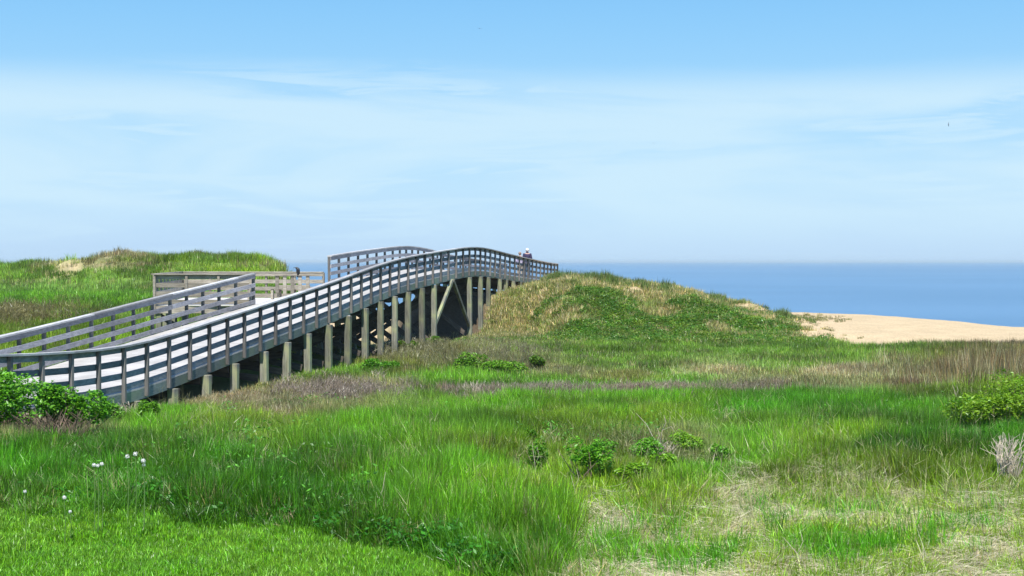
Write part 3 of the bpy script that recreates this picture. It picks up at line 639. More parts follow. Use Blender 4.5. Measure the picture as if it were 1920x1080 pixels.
# ================================================================== vegetation: instanced tufts
def blade_tuft(name, n, r, h, w, lean, seg=3, seed=0, fan=None, curl=1.0, mat=None):
    R_ = np.random.default_rng(seed); V_, F_, Cc = [], [], []
    for i in range(n):
        a = R_.uniform(0, 2 * math.pi); rad = r * math.sqrt(R_.uniform()); x0, y0 = rad * math.cos(a), rad * math.sin(a)
        hh = h * R_.uniform(.45, 1.1); la = R_.uniform(0, 2 * math.pi) if R_.uniform() < .5 else a + R_.normal(0, .5)
        ln = lean * abs(R_.normal(.6, .5)) * hh; fa = R_.uniform(0, math.pi); ww = w * R_.uniform(.6, 1.2)
        sx, sy = math.cos(fa) * ww / 2, math.sin(fa) * ww / 2; o_ = len(V_)
        c_ = R_.uniform(.4, 1.15) if R_.uniform() < .75 else R_.uniform(1.3, 2.3); cc = (c_ * R_.uniform(.85, 1.2), c_, c_ * R_.uniform(.7, 1.3))
        for k in range(seg + 1):
            u = k / seg; q = ln * u ** (1.6 * curl); x, y = x0 + math.cos(la) * q, y0 + math.sin(la) * q
            zz = hh * (u - .28 * min(1.6, ln / hh) * u ** 2.2); wd = 1 - u ** 2.2
            if k < seg: V_ += [(x - sx * wd, y - sy * wd, zz), (x + sx * wd, y + sy * wd, zz)]; Cc += [cc, cc]
            else: V_.append((x, y, zz)); Cc.append(cc)
        for k in range(seg - 1): F_.append((o_ + 2 * k, o_ + 2 * k + 1, o_ + 2 * k + 3, o_ + 2 * k + 2))
        F_.append((o_ + 2 * seg - 2, o_ + 2 * seg - 1, o_ + 2 * seg))
    return protoobj(name, V_, F_, Cc, mat or M_blade)
def protoobj(name, V_, F_, Cc, mat):
    me = bpy.data.meshes.new(name); me.from_pydata(V_, [], F_); me.materials.append(mat)
    ca = me.color_attributes.new('shade', 'FLOAT_COLOR', 'POINT'); arr = np.ones((len(V_), 4), np.float32); arr[:, :3] = np.array(Cc); ca.data.foreach_set('color', arr.ravel())
    return bpy.data.objects.new(name, me)
def litter_tuft(name, n, r, L_, w, seed):
    R_ = np.random.default_rng(seed); V_, F_, Cc = [], [], []
    for i in range(n):
        x, y = R_.uniform(-r, r, 2); a = R_.normal(0, .38); z0 = R_.uniform(.01, .09); l = L_ * R_.uniform(.4, 1.1); dx, dy = math.cos(a) * l / 2, math.sin(a) * l / 2
        z1 = max(.005, z0 + R_.normal(0, .06)); z2 = max(.005, z0 + R_.normal(0, .03)); nx, ny = -dy / l * 2 * w, dx / l * 2 * w; o_ = len(V_); c_ = R_.uniform(.6, 1.25); bnd = R_.normal(0, .05)
        V_ += [(x - dx, y - dy, z1), (x - nx / 2 + ny * bnd, y - ny / 2, z0 + .02), (x + nx / 2, y + ny / 2, z0 + .02), (x + dx, y + dy, z2)]
        F_ += [(o_, o_ + 1, o_ + 2), (o_ + 1, o_ + 3, o_ + 2)]; Cc += [(c_, c_, c_ * R_.uniform(.85, 1.1))] * 4
    return protoobj(name, V_, F_, Cc, M_blade)
def leafy_tuft(name, n, r, h, lw, seed, mat=None):
    R_ = np.random.default_rng(seed); V_, F_, Cc = [], [], []
    for i in range(n):
        a = R_.uniform(0, 2 * math.pi); rad = r * math.sqrt(R_.uniform()); zz = h * R_.uniform(.15, 1) * (1 - .5 * (rad / r) ** 2); p_ = Vector((rad * math.cos(a), rad * math.sin(a), zz))
        n_ = Vector((R_.normal(0, .6), R_.normal(0, .6), 1)).normalized(); t_ = n_.orthogonal().normalized(); t_.rotate(Matrix.Rotation(R_.uniform(0, 6.28), 3, n_)); b_ = n_.cross(t_)
        l = lw * R_.uniform(.6, 1.3); o_ = len(V_); c_ = R_.uniform(.6, 1.4)
        V_ += [tuple(p_ - t_ * l), tuple(p_ + b_ * l * .45), tuple(p_ + t_ * l), tuple(p_ - b_ * l * .45)]; F_.append((o_, o_ + 1, o_ + 2, o_ + 3)); Cc += [(c_, c_, c_ * .9)] * 4
    return protoobj(name, V_, F_, Cc, mat or M_blade)
def stalk_tuft(name, n, r, h, w, seed):
    """bare branching dead stalks"""
    R_ = np.random.default_rng(seed); V_, F_, Cc = [], [], []
    def strip(a, b, w_, c_):
        d_ = (b - a); s_ = Vector((d_.y + .01, -d_.x + .02, R_.normal(0, .1))).cross(Vector((0, 0, 0))) if False else Vector((R_.normal(), R_.normal(), 0)).normalized() * w_ / 2
        o_ = len(V_); V_.extend([tuple(a - s_), tuple(a + s_), tuple(b)]); F_.append((o_, o_ + 1, o_ + 2)); Cc.extend([(c_, c_, c_)] * 3)
    for i in range(n):
        a = R_.uniform(0, 2 * math.pi); rad = r * math.sqrt(R_.uniform()); p_ = Vector((rad * math.cos(a), rad * math.sin(a), 0)); hh = h * R_.uniform(.5, 1.1)
        top = p_ + Vector((R_.normal(0, .12) * hh, R_.normal(0, .12) * hh, hh)); c_ = R_.uniform(.5, 1.5); strip(p_, top, w * 1.3, c_)
        for k in range(4):
            q = p_.lerp(top, R_.uniform(.35, .9)); strip(q, q + Vector((R_.normal(0, .16) * hh, R_.normal(0, .16) * hh, hh * R_.uniform(.08, .3))), w, c_)
    return protoobj(name, V_, F_, Cc, M_blade)
def pcoll(name, objs):
    c_ = bpy.data.collections.new(name)
    for o_ in objs: c_.objects.link(o_)
    return c_
P_near = pcoll('near_blades', [blade_tuft('tuft', 44, .17, .44, .012, .30, 4, s) for s in range(6)] + [blade_tuft('tuft', 34, .15, .46, .012, .8, 4, s + 40) for s in range(2)])
P_mid = pcoll('mid_blades', [blade_tuft('tuft', 38, .26, .40, .020, .35, 3, s + 100) for s in range(7)])
P_far = pcoll('far_blades', [blade_tuft('tuft', 34, .36, .40, .030, .38, 2, s + 200) for s in range(6)])
P_lawn = pcoll('lawn_blades', [blade_tuft('tuft', 70, .15, .075, .009, .6, 2, s + 300) for s in range(6)])
P_litter = pcoll('litter', [litter_tuft('straw', 46, .28, .42, .006, s + 400) for s in range(6)])
P_leafy = pcoll('leafy', [leafy_tuft('sprig', 60, .26, .30, .040, s + 500) for s in range(6)])
P_reed = pcoll('reeds', [blade_tuft('tuft', 26, .3, .8, .018, .22, 3, s + 600) for s in range(6)])
P_stem = pcoll('stems', [stalk_tuft('stem', 7, .3, .62, .007, s + 800) for s in range(4)])
P_forb = pcoll('forbs', [leafy_tuft('forb', 40, .16, .46, .030, s + 900) for s in range(4)])
P_stalk = pcoll('stalks', [stalk_tuft('stalk', 16, .25, .5, .016, s + 700) for s in range(6)])
def scatter(name, X, D, scl, tint, coll, label, seed=0, tilt=.12, flat=False, hs=None, kind='stuff'):
    n = len(X); R_ = np.random.default_rng(seed)
    Z = hc(X, D) + EYE - .015
    me = bpy.data.meshes.new(name); me.vertices.add(n); me.vertices.foreach_set('co', np.stack([X, D, Z], 1).astype(np.float32).ravel())
    def attr(nm, ty, data, key): a_ = me.attributes.new(nm, ty, 'POINT'); a_.data.foreach_set(key, data.ravel())
    rot = np.stack([R_.normal(0, tilt, n), R_.normal(0, tilt, n), R_.uniform(-.35, .35, n) if flat else R_.uniform(0, 6.283, n)], 1).astype(np.float32)
    hs = np.ones(n) if hs is None else hs
    attr('rot', 'FLOAT_VECTOR', rot, 'vector'); attr('scl', 'FLOAT_VECTOR', np.stack([scl, scl, scl * hs], 1).astype(np.float32), 'vector')
    tt = np.ones((n, 4), np.float32); tt[:, :3] = tint; attr('tint', 'FLOAT_COLOR', tt, 'color')
    attr('idx', 'INT', R_.integers(0, len(coll.objects), n).astype(np.int32), 'value')
    me.update(); ob = bpy.data.objects.new(name, me); COL.objects.link(ob)
    g = bpy.data.node_groups.new(name, 'GeometryNodeTree'); g.interface.new_socket('Geometry', in_out='INPUT', socket_type='NodeSocketGeometry'); g.interface.new_socket('Geometry', in_out='OUTPUT', socket_type='NodeSocketGeometry')
    gi = g.nodes.new('NodeGroupInput'); go = g.nodes.new('NodeGroupOutput'); ip = g.nodes.new('GeometryNodeInstanceOnPoints'); ci = g.nodes.new('GeometryNodeCollectionInfo')
    ci.inputs['Collection'].default_value = coll; ci.inputs['Separate Children'].default_value = True; ci.inputs['Reset Children'].default_value = True
    def na(nm, ty): a_ = g.nodes.new('GeometryNodeInputNamedAttribute'); a_.data_type = ty; a_.inputs[0].default_value = nm; return a_.outputs[0]
    l = g.links.new; l(gi.outputs[0], ip.inputs['Points']); l(ci.outputs[0], ip.inputs['Instance']); ip.inputs['Pick Instance'].default_value = True
    l(na('idx', 'INT'), ip.inputs['Instance Index'])
    er = g.nodes.new('FunctionNodeEulerToRotation'); l(na('rot', 'FLOAT_VECTOR'), er.inputs[0]); l(er.outputs[0], ip.inputs['Rotation']); l(na('scl', 'FLOAT_VECTOR'), ip.inputs['Scale'])
    l(ip.outputs[0], go.inputs[0])
    mo = ob.modifiers.new('scatter', 'NODES'); mo.node_group = g
    return prop(ob, label=label, kind=kind)
def sample(n, d0, d1, k=.47, pw=1.0, xr=None):
    """points over the ground, thinning with distance"""
    u = rng.uniform(size=n)
    D = (d0 ** (pw) + u * (d1 ** pw - d0 ** pw)) ** (1 / pw)
    X = rng.uniform(-1, 1, n) * D * k
    if xr: X = rng.uniform(xr[0], xr[1], n)
    return X, D
def under_walk(X, D, margin=.1):
    r = np.interp(D, Rn[:, 1], Rn[:, 0]); l = np.interp(D, Ln_[:, 1], Ln_[:, 0])
    return (X < r + margin) & (X > l - margin) & (D > 21)
DRY = np.array([.44, .37, .20]); 
def tinted(X, D, Z, seed, drycol=DRY, sat=.18):
    px, py, A = zones(X, D, Z); n = len(X); R_ = np.random.default_rng(seed)
    t_ = A[:, :3].copy(); dry = (R_.uniform(size=n) < A[:, 3] * .62)
    patch = fbm(X * .55, D * .35, 111, 4)[:, None]; t_ = t_ * (.62 + .76 * ss(.3, .7, patch))
    p2 = ss(.5, .72, fbm(X * .9 + 7, D * .5, 121, 4))[:, None]; t_ = t_ * (1 - p2 * .3) + np.array(C['olive']) * p2 * .3
    dc = np.where(R_.uniform(size=n)[:, None] < .5, drycol, np.array([.26, .19, .12])); 
    t_ = np.where(dry[:, None], dc * .6 + t_ * .4, t_)
    t_ *= R_.uniform(1 - sat, 1 + sat, n)[:, None]
    return px, py, A, t_
# --- lawn
X, D = sample(15000, 9.5, 19.5, .48, 1.6); Z = hc(X, D); px, py = pix(X, D, Z)
k = py > lawn_edge(px) + (fbm(X * 2, D * 2, 5) - .5) * 24; X, D = X[k], D[k]
n_ = fbm(X * .9, D * .7, 131)[:, None]
T = np.array([.125, .37, .012]) * (1 - n_) + np.array([.235, .45, .04]) * n_ + rng.uniform(-.02, .02, (len(X), 1))
scatter('lawn_grass', X, D, rng.uniform(.8, 1.35, len(X)), np.clip(T, .008, 1), P_lawn, 'short bright green mown grass along the bottom of the view')
SPRIGS = [(1212, 872), (1098, 912), (1015, 888), (997, 838), (1185, 912), (1300, 862), (1352, 872), (1240, 888), (1140, 860), (1245, 868), (1893, 908), (180, 905), (255, 890), (118, 960)]
def dip(a, b):
    d_ = np.ones(len(a))
    for (u, v) in SPRIGS: d_ = np.minimum(d_, 1 - .5 * np.exp(-((a - u) / 34) ** 2 - ((b - v - 14) / 26) ** 2))
    return d_
# --- tall near grass
X, D = sample(36000, 13, 37.5, .47, 1.35); Z = hc(X, D); px, py, A, T = tinted(X, D, Z, 1)
sm, smm = straw_mask(X, D, Z); pr, pyr = pix(X, D, Z)
keep = (pyr < lawn_edge(pr) + 4) & (rng.uniform(size=len(X)) < np.maximum(A[:, 5], .75 * smm) * (1 - sm * (.74 - .60 * ss(.50, .64, vnoise(X * 2.3, D * 1.1, 231) * .6 + vnoise(X * .9, D * .5, 233) * .4)))) & ~under_walk(X, D)
clump = ss(.42, .62, fbm(X * 1.6, D * .8, 141, 3))
H = (A[:, 4] / .5) * (.8 + .4 * clump) * rng.uniform(.75, 1.2, len(X)); H = H * (1 - .25 * smm)
H = H * (.5 + .5 * ss(0, 26, lawn_edge(pr) - pyr)) * dip(pr, pyr) * (1 - .5 * np.exp(-((X - np.interp(D, Rn[:, 1], Rn[:, 0]) - .5) / .9) ** 2))
scatter('meadow_grass', X[keep], D[keep], np.ones(keep.sum()) * 1.0, T[keep], P_near, 'tall lush green meadow grass in front of the boardwalk', 2, hs=H[keep])
# broad leaved weeds along the lawn edge
ex = np.concatenate([rng.normal(250, 70, 60), rng.uniform(-50, 1000, 80), rng.normal(880, 40, 20), rng.normal(740, 60, 20)]); ey = lawn_edge(ex) - rng.uniform(2, 38, len(ex)); ey = np.minimum(ey, 1075)
eD = 3.12 * FP / (ey - 490); eX = (ex - 960) / FP * eD
scatter('broadleaf_weeds', eX, eD, rng.uniform(.5, 1.1, len(eX)), np.array([.040, .185, .010]) * rng.uniform(.7, 1.6, (len(eX), 1)), P_leafy, 'dark broad leaved weeds where the tall grass meets the mown lawn', 17)
# a second, dead undergrowth of blades in the same sward
k2 = keep & (rng.uniform(size=len(X)) < .05 + .20 * smm)
scatter('dead_blades', X[k2] + .1, D[k2] + .05, np.full(k2.sum(), .9), np.tile(DRY * 1.0, (k2.sum(), 1)) * rng.uniform(.7, 1.2, (k2.sum(), 1)), P_near, 'bleached dead blades standing among the meadow grass', 3, tilt=.3, hs=H[k2] * .85)
# seed stems and leafy forbs mixed into the sward
X, D = sample(900, 15, 36, .47, 1.3); Z = hc(X, D); pr, pyr = pix(X, D, Z); k = (pyr < lawn_edge(pr) - 12) & ~under_walk(X, D) & (fbm(X * .6, D * .4, 201) > .45)
scatter('seed_stems', X[k], D[k], rng.uniform(.7, 1.15, k.sum()), np.array([.42, .40, .20]) * rng.uniform(.7, 1.3, (k.sum(), 1)), P_stem, 'thin pale seed stems rising out of the meadow grass', 18)
X, D = sample(1500, 15, 36, .47, 1.3); Z = hc(X, D); pr, pyr = pix(X, D, Z); k = (pyr < lawn_edge(pr) - 12) & ~under_walk(X, D) & (fbm(X * .5 + 3, D * .35, 211) > .54) & ((pr < 900) | (pyr < 860))
scatter('leafy_forbs', X[k], D[k], rng.uniform(.7, 1.3, k.sum()), np.array([.10, .30, .03]) * rng.uniform(.6, 1.5, (k.sum(), 1)), P_forb, 'small leafy weeds mixed through the tall meadow grass', 19)
# bright green tussocks standing in the straw
cx = np.array([1560., 1585, 1535, 1300, 1320, 1180, 1700, 1745, 1850, 1420, 1240, 1620, 1480]); cy = np.array([1062., 1050, 1045, 1075, 1062, 1040, 1040, 1005, 990, 1000, 1000, 975, 955])
ci_ = rng.integers(0, len(cx), 170); tx = cx[ci_] + rng.normal(0, 48, 170); ty = cy[ci_] + rng.normal(0, 15, 170); tD = 3.12 * FP / (ty - 490); tX = (tx - 960) / FP * tD
scatter('green_tussocks', tX, tD, rng.uniform(.8, 1.1, 170), np.array([.11, .36, .012]) * rng.uniform(.8, 1.2, (170, 1)), P_near, 'bright green upright tussocks standing in the straw', 41, tilt=.05, hs=rng.uniform(.4, .9, 170))
# --- straw litter
X, D = sample(7500, 12.5, 24, .47, 1.5); Z = hc(X, D); sm, smm = straw_mask(X, D, Z); pr, pyr = pix(X, D, Z)
spots = np.zeros(len(X))
for (a, b, rx, ry) in ((1110, 950, 60, 22), (1290, 850, 50, 16), (1170, 830, 22, 12), (1010, 1000, 40, 14), (1880, 880, 40, 26)):
    spots = np.maximum(spots, np.exp(-((pr - a) / rx) ** 2 - ((pyr - b) / ry) ** 2))
k = rng.uniform(size=len(X)) < np.maximum(sm, spots * .8); k &= pyr < lawn_edge(pr)
scatter('straw_litter', X[k], D[k], rng.uniform(.7, 1.3, k.sum()), np.array([.86, .79, .57]) * rng.uniform(.75, 1.15, (k.sum(), 1)), P_litter, 'flattened bleached straw lying between green shoots at the lower right', 4, tilt=.1, flat=True)
# --- middle meadow
X, D = sample(30000, 36, 67, .46, 1.4); Z = hc(X, D); px, py, A, T = tinted(X, D, Z, 5)
sg = sandy(X, D); keep = (rng.uniform(size=len(X)) > sg * 1.2) & ~((X > 15) & (D > 61)) & ~under_walk(X, D, .0) & ~((X < -9) & (D > 50.7) & (D < 61.3) & (X > -14.2))
keep &= ~((X > -13) & (X < -5) & (D > 61))
band = (np.abs(py - 747) < 8) & (px > 820) & (px < 1500) & (fbm(X * .5, D * .1, 150) > .42)
T = np.where(band[:, None], np.array([.29, .235, .17]) * rng.uniform(.8, 1.2, (len(X), 1)), T)
H = (A[:, 4] / .45) * rng.uniform(.7, 1.25, len(X)) * (1 - .5 * np.exp(-((X - np.interp(D, Rn[:, 1], Rn[:, 0]) - .4) / .9) ** 2))
scatter('meadow_grass', X[keep], D[keep], np.ones(keep.sum()), T[keep], P_mid, 'mid green and straw coloured grass between the tall grass and the dune', 6, hs=H[keep])
# --- left meadow and ridge
X, D = sample(26000, 58, 99, .5, 1.3); k = (X < -12.4) & (X > -.48 * D); X, D = X[k], D[k]; Z = hc(X, D); px, py, A, T = tinted(X, D, Z, 7)
sg = sandy(X, D); keep = (rng.uniform(size=len(X)) > sg * 1.05) & (rng.uniform(size=len(X)) < A[:, 5] + .1) & ~((D < 62) & (X > -14.5))
H = (A[:, 4] / .42) * rng.uniform(.7, 1.4, len(X)) * (1 + .3 * (D > 90))
scatter('meadow_grass', X[keep], D[keep], np.ones(keep.sum()), T[keep], P_far, 'green grass covering the far meadow and ridge left of the boardwalk', 8, hs=H[keep])
# --- right dune cover
X, D = sample(26000, 62, 82, .3, 1.0, xr=(-2.4, 17.5)); Z = hc(X, D)
g1 = fbm(X * .42 + 3, D * .5, 161, 4); g2 = fbm(X * 1.3, D * 1.0, 171, 3)
crestness = ss(70.2, 74.2, D + (fbm(X * .6, D * .2, 167) - .5) * 4); lefty = 1 - ss(-1, 3.5, X)
green = ss(.44, .54, g1 + .10 * ss(2, 6, X) * (1 - ss(12, 16, X)) - .10 * lefty - .5 * crestness - .03 + .10 * (1 - ss(64, 67, D)))
edge_ = 1 - ss(11.4, 14.5, X + (g2 - .5) * 3.5)
keepg = (rng.uniform(size=len(X)) < green * edge_ * .9) & ~under_walk(X, D, .3)
tg = np.where(rng.uniform(size=(len(X), 1)) < .3, np.array([.19, .29, .03]), np.array([.075, .205, .016])) * (.6 + .8 * g2[:, None]) * rng.uniform(.8, 1.25, (len(X), 1))
scatter('dune_plants', X[keepg], D[keepg], rng.uniform(.8, 1.3, keepg.sum()), tg[keepg], P_leafy, 'dark green leafy plants covering the side of the right dune', 9)
kk_ = (rng.uniform(size=len(X)) < (.50 * (1 - green) + .34) * edge_ * (1 - .62 * crestness)) & ~under_walk(X, D, .3)
tw = np.where(rng.uniform(size=(len(X), 1)) < .5, np.array([.54, .48, .23]), np.array([.21, .28, .06])) * rng.uniform(.75, 1.25, (len(X), 1))
scatter('dune_grass', X[kk_], D[kk_], rng.uniform(.6, 1.0, kk_.sum()), tw[kk_], P_far, 'straw and green grass growing thinly on the right dune', 10, hs=rng.uniform(.5, 1.1, kk_.sum()))
# marram along the crest and down to the bare sand
X = rng.uniform(1.5, 15.8, 900); D = rng.uniform(73.6, 77.4, 900); k = (vnoise(X * 1.1, D * .1, 7) > .42)
X, D = X[k], D[k]
scatter('marram_grass', X, D, rng.uniform(.5, .85, len(X)), np.array([.13, .20, .05]) * rng.uniform(.6, 1.5, (len(X), 1)), P_far, 'upright marram tufts along the crest of the right dune', 12, hs=rng.uniform(.7, 1.0, len(X)) * (.8 + 1.3 * ss(.5, .8, vnoise(X * 1.6, D * 0, 17))))
X = np.concatenate([rng.normal(17.0, .9, 70), rng.normal(15.2, .7, 60)]); D = np.concatenate([rng.uniform(76, 84, 70), rng.uniform(67, 80, 60)])
scatter('marram_grass', X, D, rng.uniform(.3, .6, len(X)), np.array([.20, .21, .07]) * rng.uniform(.6, 1.4, (len(X), 1)), P_far, 'sparse marram on the bare sand right of the dune', 13, hs=rng.uniform(.6, 1.2, len(X)))
# fringe at the foot of the sand
X = rng.uniform(11, 33, 1800); D = rng.uniform(57.5, 60.6, 1800)
scatter('meadow_grass', X, D, rng.uniform(.6, 1., len(X)), np.array([.10, .19, .04]) * rng.uniform(.7, 1.4, (len(X), 1)), P_far, 'green grass fringe along the foot of the bare sand', 14, hs=rng.uniform(.4, .9, len(X)))
# --- reeds at the right edge
X, D = sample(5200, 38, 56, .46, 1.3); Z = hc(X, D); pr, pyr = pix(X, D, Z)
w = ss(1600, 1840, pr + (fbm(X, D, 15) - .5) * 120) * ss(672, 692, pyr + (1750 - pr) * .02) * (1 - ss(728, 752, pyr)); k = rng.uniform(size=len(X)) < w * .55
scatter('reeds', X[k], D[k], rng.uniform(.7, 1.1, k.sum()), np.where(rng.uniform(size=(k.sum(), 1)) < .6, np.array([.27, .19, .085]), np.array([.40, .36, .19])) * rng.uniform(.6, 1.2, (k.sum(), 1)), P_reed, 'tall reddish brown dead reeds at the right edge', 16, hs=rng.uniform(.6, 1.2, k.sum()) * (1 + .45 * ss(1750, 1880, pr[k])))
# --- dead stalks along the foot of the boardwalk and in the brown bands
def stalks(cx, cy, rx, ry, n, col, label, seed, h=1.):
    R_ = np.random.default_rng(seed); pxs = R_.normal(cx, rx, n); pys = R_.normal(cy, ry, n); Ds = 3.7 * FP / (pys - 490)
    for _ in range(25): Ds = .6 * Ds + .4 * np.clip(-hc((pxs - 960) / FP * Ds, Ds) * FP / (pys - 490), 15, 95)
    Xs = (pxs - 960) / FP * Ds
    scatter('dead_stalks', Xs, Ds, R_.uniform(.7, 1.2, n) * h, np.array(col) * R_.uniform(.6, 1.35, (n, 1)), P_stalk, label, seed)
stalks(640, 748, 66, 10, 230, (.34, .275, .22), 'purplish brown dead stalks at the foot of the tallest pilings', 31, .95)
stalks(470, 776, 45, 8, 200, (.42, .34, .20), 'straw coloured dead stalks below the lower boardwalk pilings', 32, .7)
stalks(800, 672, 50, 13, 150, (.27, .26, .13), 'olive brown dead stalks in front of the boardwalk bay', 33, 1.2)
stalks(960, 668, 50, 12, 110, (.27, .25, .14), 'brown dead stalks at the left foot of the dune', 34, 1.)
stalks(1010, 748, 75, 5, 240, (.36, .31, .23), 'thin band of grey brown dead stalks across the middle meadow', 35, .8)
stalks(1270, 746, 90, 5, 260, (.36, .29, .21), 'reddish brown band of dead stalks right of the grey one', 36, .8)
stalks(30, 603, 60, 9, 170, (.25, .22, .09), 'brown shrubby stalks in the meadow behind the left rail', 37, 1.5)
stalks(40, 815, 55, 8, 200, (.36, .28, .19), 'dead brown stems under the green shrub at the left edge', 38, .9)

# ================================================================== shrubs
def shrub(loc, r, h, nleaf, ls, col, label, seed, group=None, lobes=5, bare=.25, twigm=None, name='shrub'):
    R_ = np.random.default_rng(seed); t_ = empty(name, loc, 0, label=label, cat='shrub', group=group)
    lc = [(R_.uniform(-.62, .62) * r, R_.uniform(-.4, .4) * r, h * R_.uniform(.42, .74), R_.uniform(.38, .6)) for _ in range(lobes)]
    n = nleaf; li = R_.integers(0, lobes, n)
    dirs = R_.normal(size=(n, 3)); dirs /= np.linalg.norm(dirs, axis=1)[:, None]; rad = R_.uniform(.45, 1, n) ** .5 * (1 + .18 * np.sin(dirs[:, 0] * 9 + li) * np.cos(dirs[:, 1] * 7))
    cx = np.array([[q[0], q[1], q[2]] for q in lc])[li]; rr = np.array([q[3] for q in lc])[li]
    P_ = cx + dirs * (rad * rr)[:, None] * np.array([r * .85, r * .7, h * .55]); P_ = P_[P_[:, 2] > h * bare * R_.uniform(.6, 1.2, n)] ; n = len(P_)
    nn = R_.normal(0, .55, (n, 3)) + np.array([0, 0, 1]) + (P_ - np.array([0, 0, h * .4])) / r * .5; nn /= np.linalg.norm(nn, axis=1)[:, None]
    a_ = np.cross(nn, R_.normal(size=(n, 3))); a_ /= np.linalg.norm(a_, axis=1)[:, None]; b_ = np.cross(nn, a_)
    l = ls * R_.uniform(.6, 1.35, n)[:, None]
    dro = nn * l * .18
    Vv = np.stack([P_ - a_ * l, P_ + b_ * l * .5 + dro, P_ + a_ * l, P_ - b_ * l * .5 + dro], 1).reshape(-1, 3)
    Ff = np.stack([np.arange(n) * 4, np.arange(n) * 4 + 1, np.arange(n) * 4 + 2, np.arange(n) * 4 + 3], 1)
    # two triangles folded along the midrib
    Ff3 = np.concatenate([Ff[:, [0, 1, 2]], Ff[:, [0, 2, 3]]])
    me = np_mesh('foliage', Vv, Ff3, M_leaf)
    tn = np.ones((n, 4), np.float32); base = np.array(col); mixy = R_.uniform(size=(n, 1)) ** 2
    tn[:, :3] = (base * (1 - mixy) + base * np.array([1.6, 1.25, 1.1]) * mixy) * R_.uniform(.7, 1.3, (n, 1))
    a1 = me.color_attributes.new('tint', 'FLOAT_COLOR', 'POINT'); a1.data.foreach_set('color', np.repeat(tn, 4, 0).ravel())
    a2 = me.color_attributes.new('shade', 'FLOAT_COLOR', 'POINT'); a2.data.foreach_set('color', np.ones(n * 16, np.float32))
    fo = bpy.data.objects.new('foliage', me); COL.objects.link(fo); fo.parent = t_
    parts = []
    for i in range(int(7 + r * 12)):
        q = lc[R_.integers(0, lobes)]; b0 = Vector((R_.normal(0, .2) * r, R_.normal(0, .2) * r, -.1)); e0 = Vector((q[0] + R_.normal(0, .3) * r, q[1] + R_.normal(0, .2) * r, q[2] * R_.uniform(.8, 1.25)))
        mid = b0.lerp(e0, .5) + Vector((R_.normal(0, .08), R_.normal(0, .08), .05)) * r
        parts.append(tube([b0, mid, e0], [.014, .009, .004], 4))
    v, f = joinvf(parts); prop(meshobj('stems', v, f, twigm or M_twig, t_), kind='stuff')
    return t_
def gp(px, py, off=0.):
    """ground point seen at that bearing and drop"""
    D = 20.
    for _ in range(60):
        z_ = float(hc((px - 960) / FP * D, D)); Dn = -z_ * FP / (py - 490); D = .5 * D + .5 * Dn
    X_ = (px - 960) / FP * D; return (X_, D, float(hc(X_, D)) + EYE - off)
GREEN = (.11, .34, .018); G2 = (.17, .38, .02); G3 = (.10, .28, .02)
shrub(gp(14, 842), 1.0, 1.5, 6000, .042, GREEN, 'bushy bright green rose shrub at the left edge in front of the boardwalk', 1, lobes=6, bare=.42)
shrub(gp(122, 840), .8, 1.3, 4400, .042, GREEN, 'rounded green rose shrub beside the tall one, below the first railing posts', 2, lobes=5, bare=.35)
shrub(gp(207, 812), .40, .72, 1200, .038, (.11, .30, .02), 'small green shrub left of the first low piling', 3, bare=.3)
shrub(gp(268, 812), .36, .68, 1100, .038, (.12, .32, .02), 'small light green shrub in front of the second low piling', 4, bare=.3)
shrub(gp(1888, 818), 1.1, .95, 6500, .034, (.15, .31, .012), 'big yellow green leafy shrub at the right edge', 5, lobes=14, bare=.08)
shrub(gp(1945, 800), .95, 1.2, 4200, .034, (.15, .32, .012), 'taller yellow green shrub cut off by the right edge of the view', 6, lobes=12, bare=.08)
shrub(gp(1832, 790), .9, .6, 3000, .034, (.09, .27, .012), 'low darker green shrub on the left flank of the big right shrub', 7, lobes=6, bare=.12)
for i, (a, b, r_, h_, c_, lb) in enumerate([
    (1212, 872, .24, .46, GREEN, 'dense round green sprig, the largest in the middle of the meadow grass'),
    (1098, 912, .26, .62, GREEN, 'tall ragged green sprig above the patch of bare straw'),
    (1015, 888, .16, .46, G3, 'thin green sprig leaning over the meadow, left of the ragged one'),
    (997, 838, .10, .30, G3, 'tiny dark green sprig, farthest left of the meadow sprigs'),
    (1185, 912, .18, .30, G2, 'low bright green sprig in front of the dense round one'),
    (1300, 862, .26, .42, G2, 'light green sprig beside the pile of bleached branches'),
    (1352, 872, .12, .30, GREEN, 'small narrow green sprig right of the bleached branches'),
    (1240, 888, .2, .3, G2, 'flat bright green sprig at the foot of the round one'),
    (1140, 860, .14, .26, G3, 'small green sprig behind the ragged one')]):
    shrub(gp(a, b), r_ * 1.5, h_ * 1.15, int(4200 * r_ + 200), .028, c_, lb, 20 + i, group='young rose sprigs in the meadow grass', lobes=6, bare=.02)
for i, (a, b, r_, h_, c_, lb) in enumerate([
    (880, 702, .75, .62, (.12, .29, .02), 'green shrub in the middle meadow in front of the wide bridge bay'),
    (945, 706, .85, .42, (.13, .32, .02), 'low spreading green shrub right of the one in front of the bridge bay'),
    (1012, 700, .4, .5, (.10, .22, .02), 'small olive green shrub at the left foot of the dune'),
    (715, 705, .6, .5, (.10, .32, .02), 'bright green shrub at the base of the tallest pilings'),
    (762, 662, .5, .45, (.11, .26, .02), 'green shrub against the pilings left of the wide bay'),
    (815, 652, .45, .4, (.12, .28, .03), 'small green shrub at the piling beside the wide bay')]):
    shrub(gp(a, b), r_, h_ * 1.2, 1500, .05, c_, lb, 50 + i, group='green shrubs along the boardwalk foot', lobes=5, bare=.1)

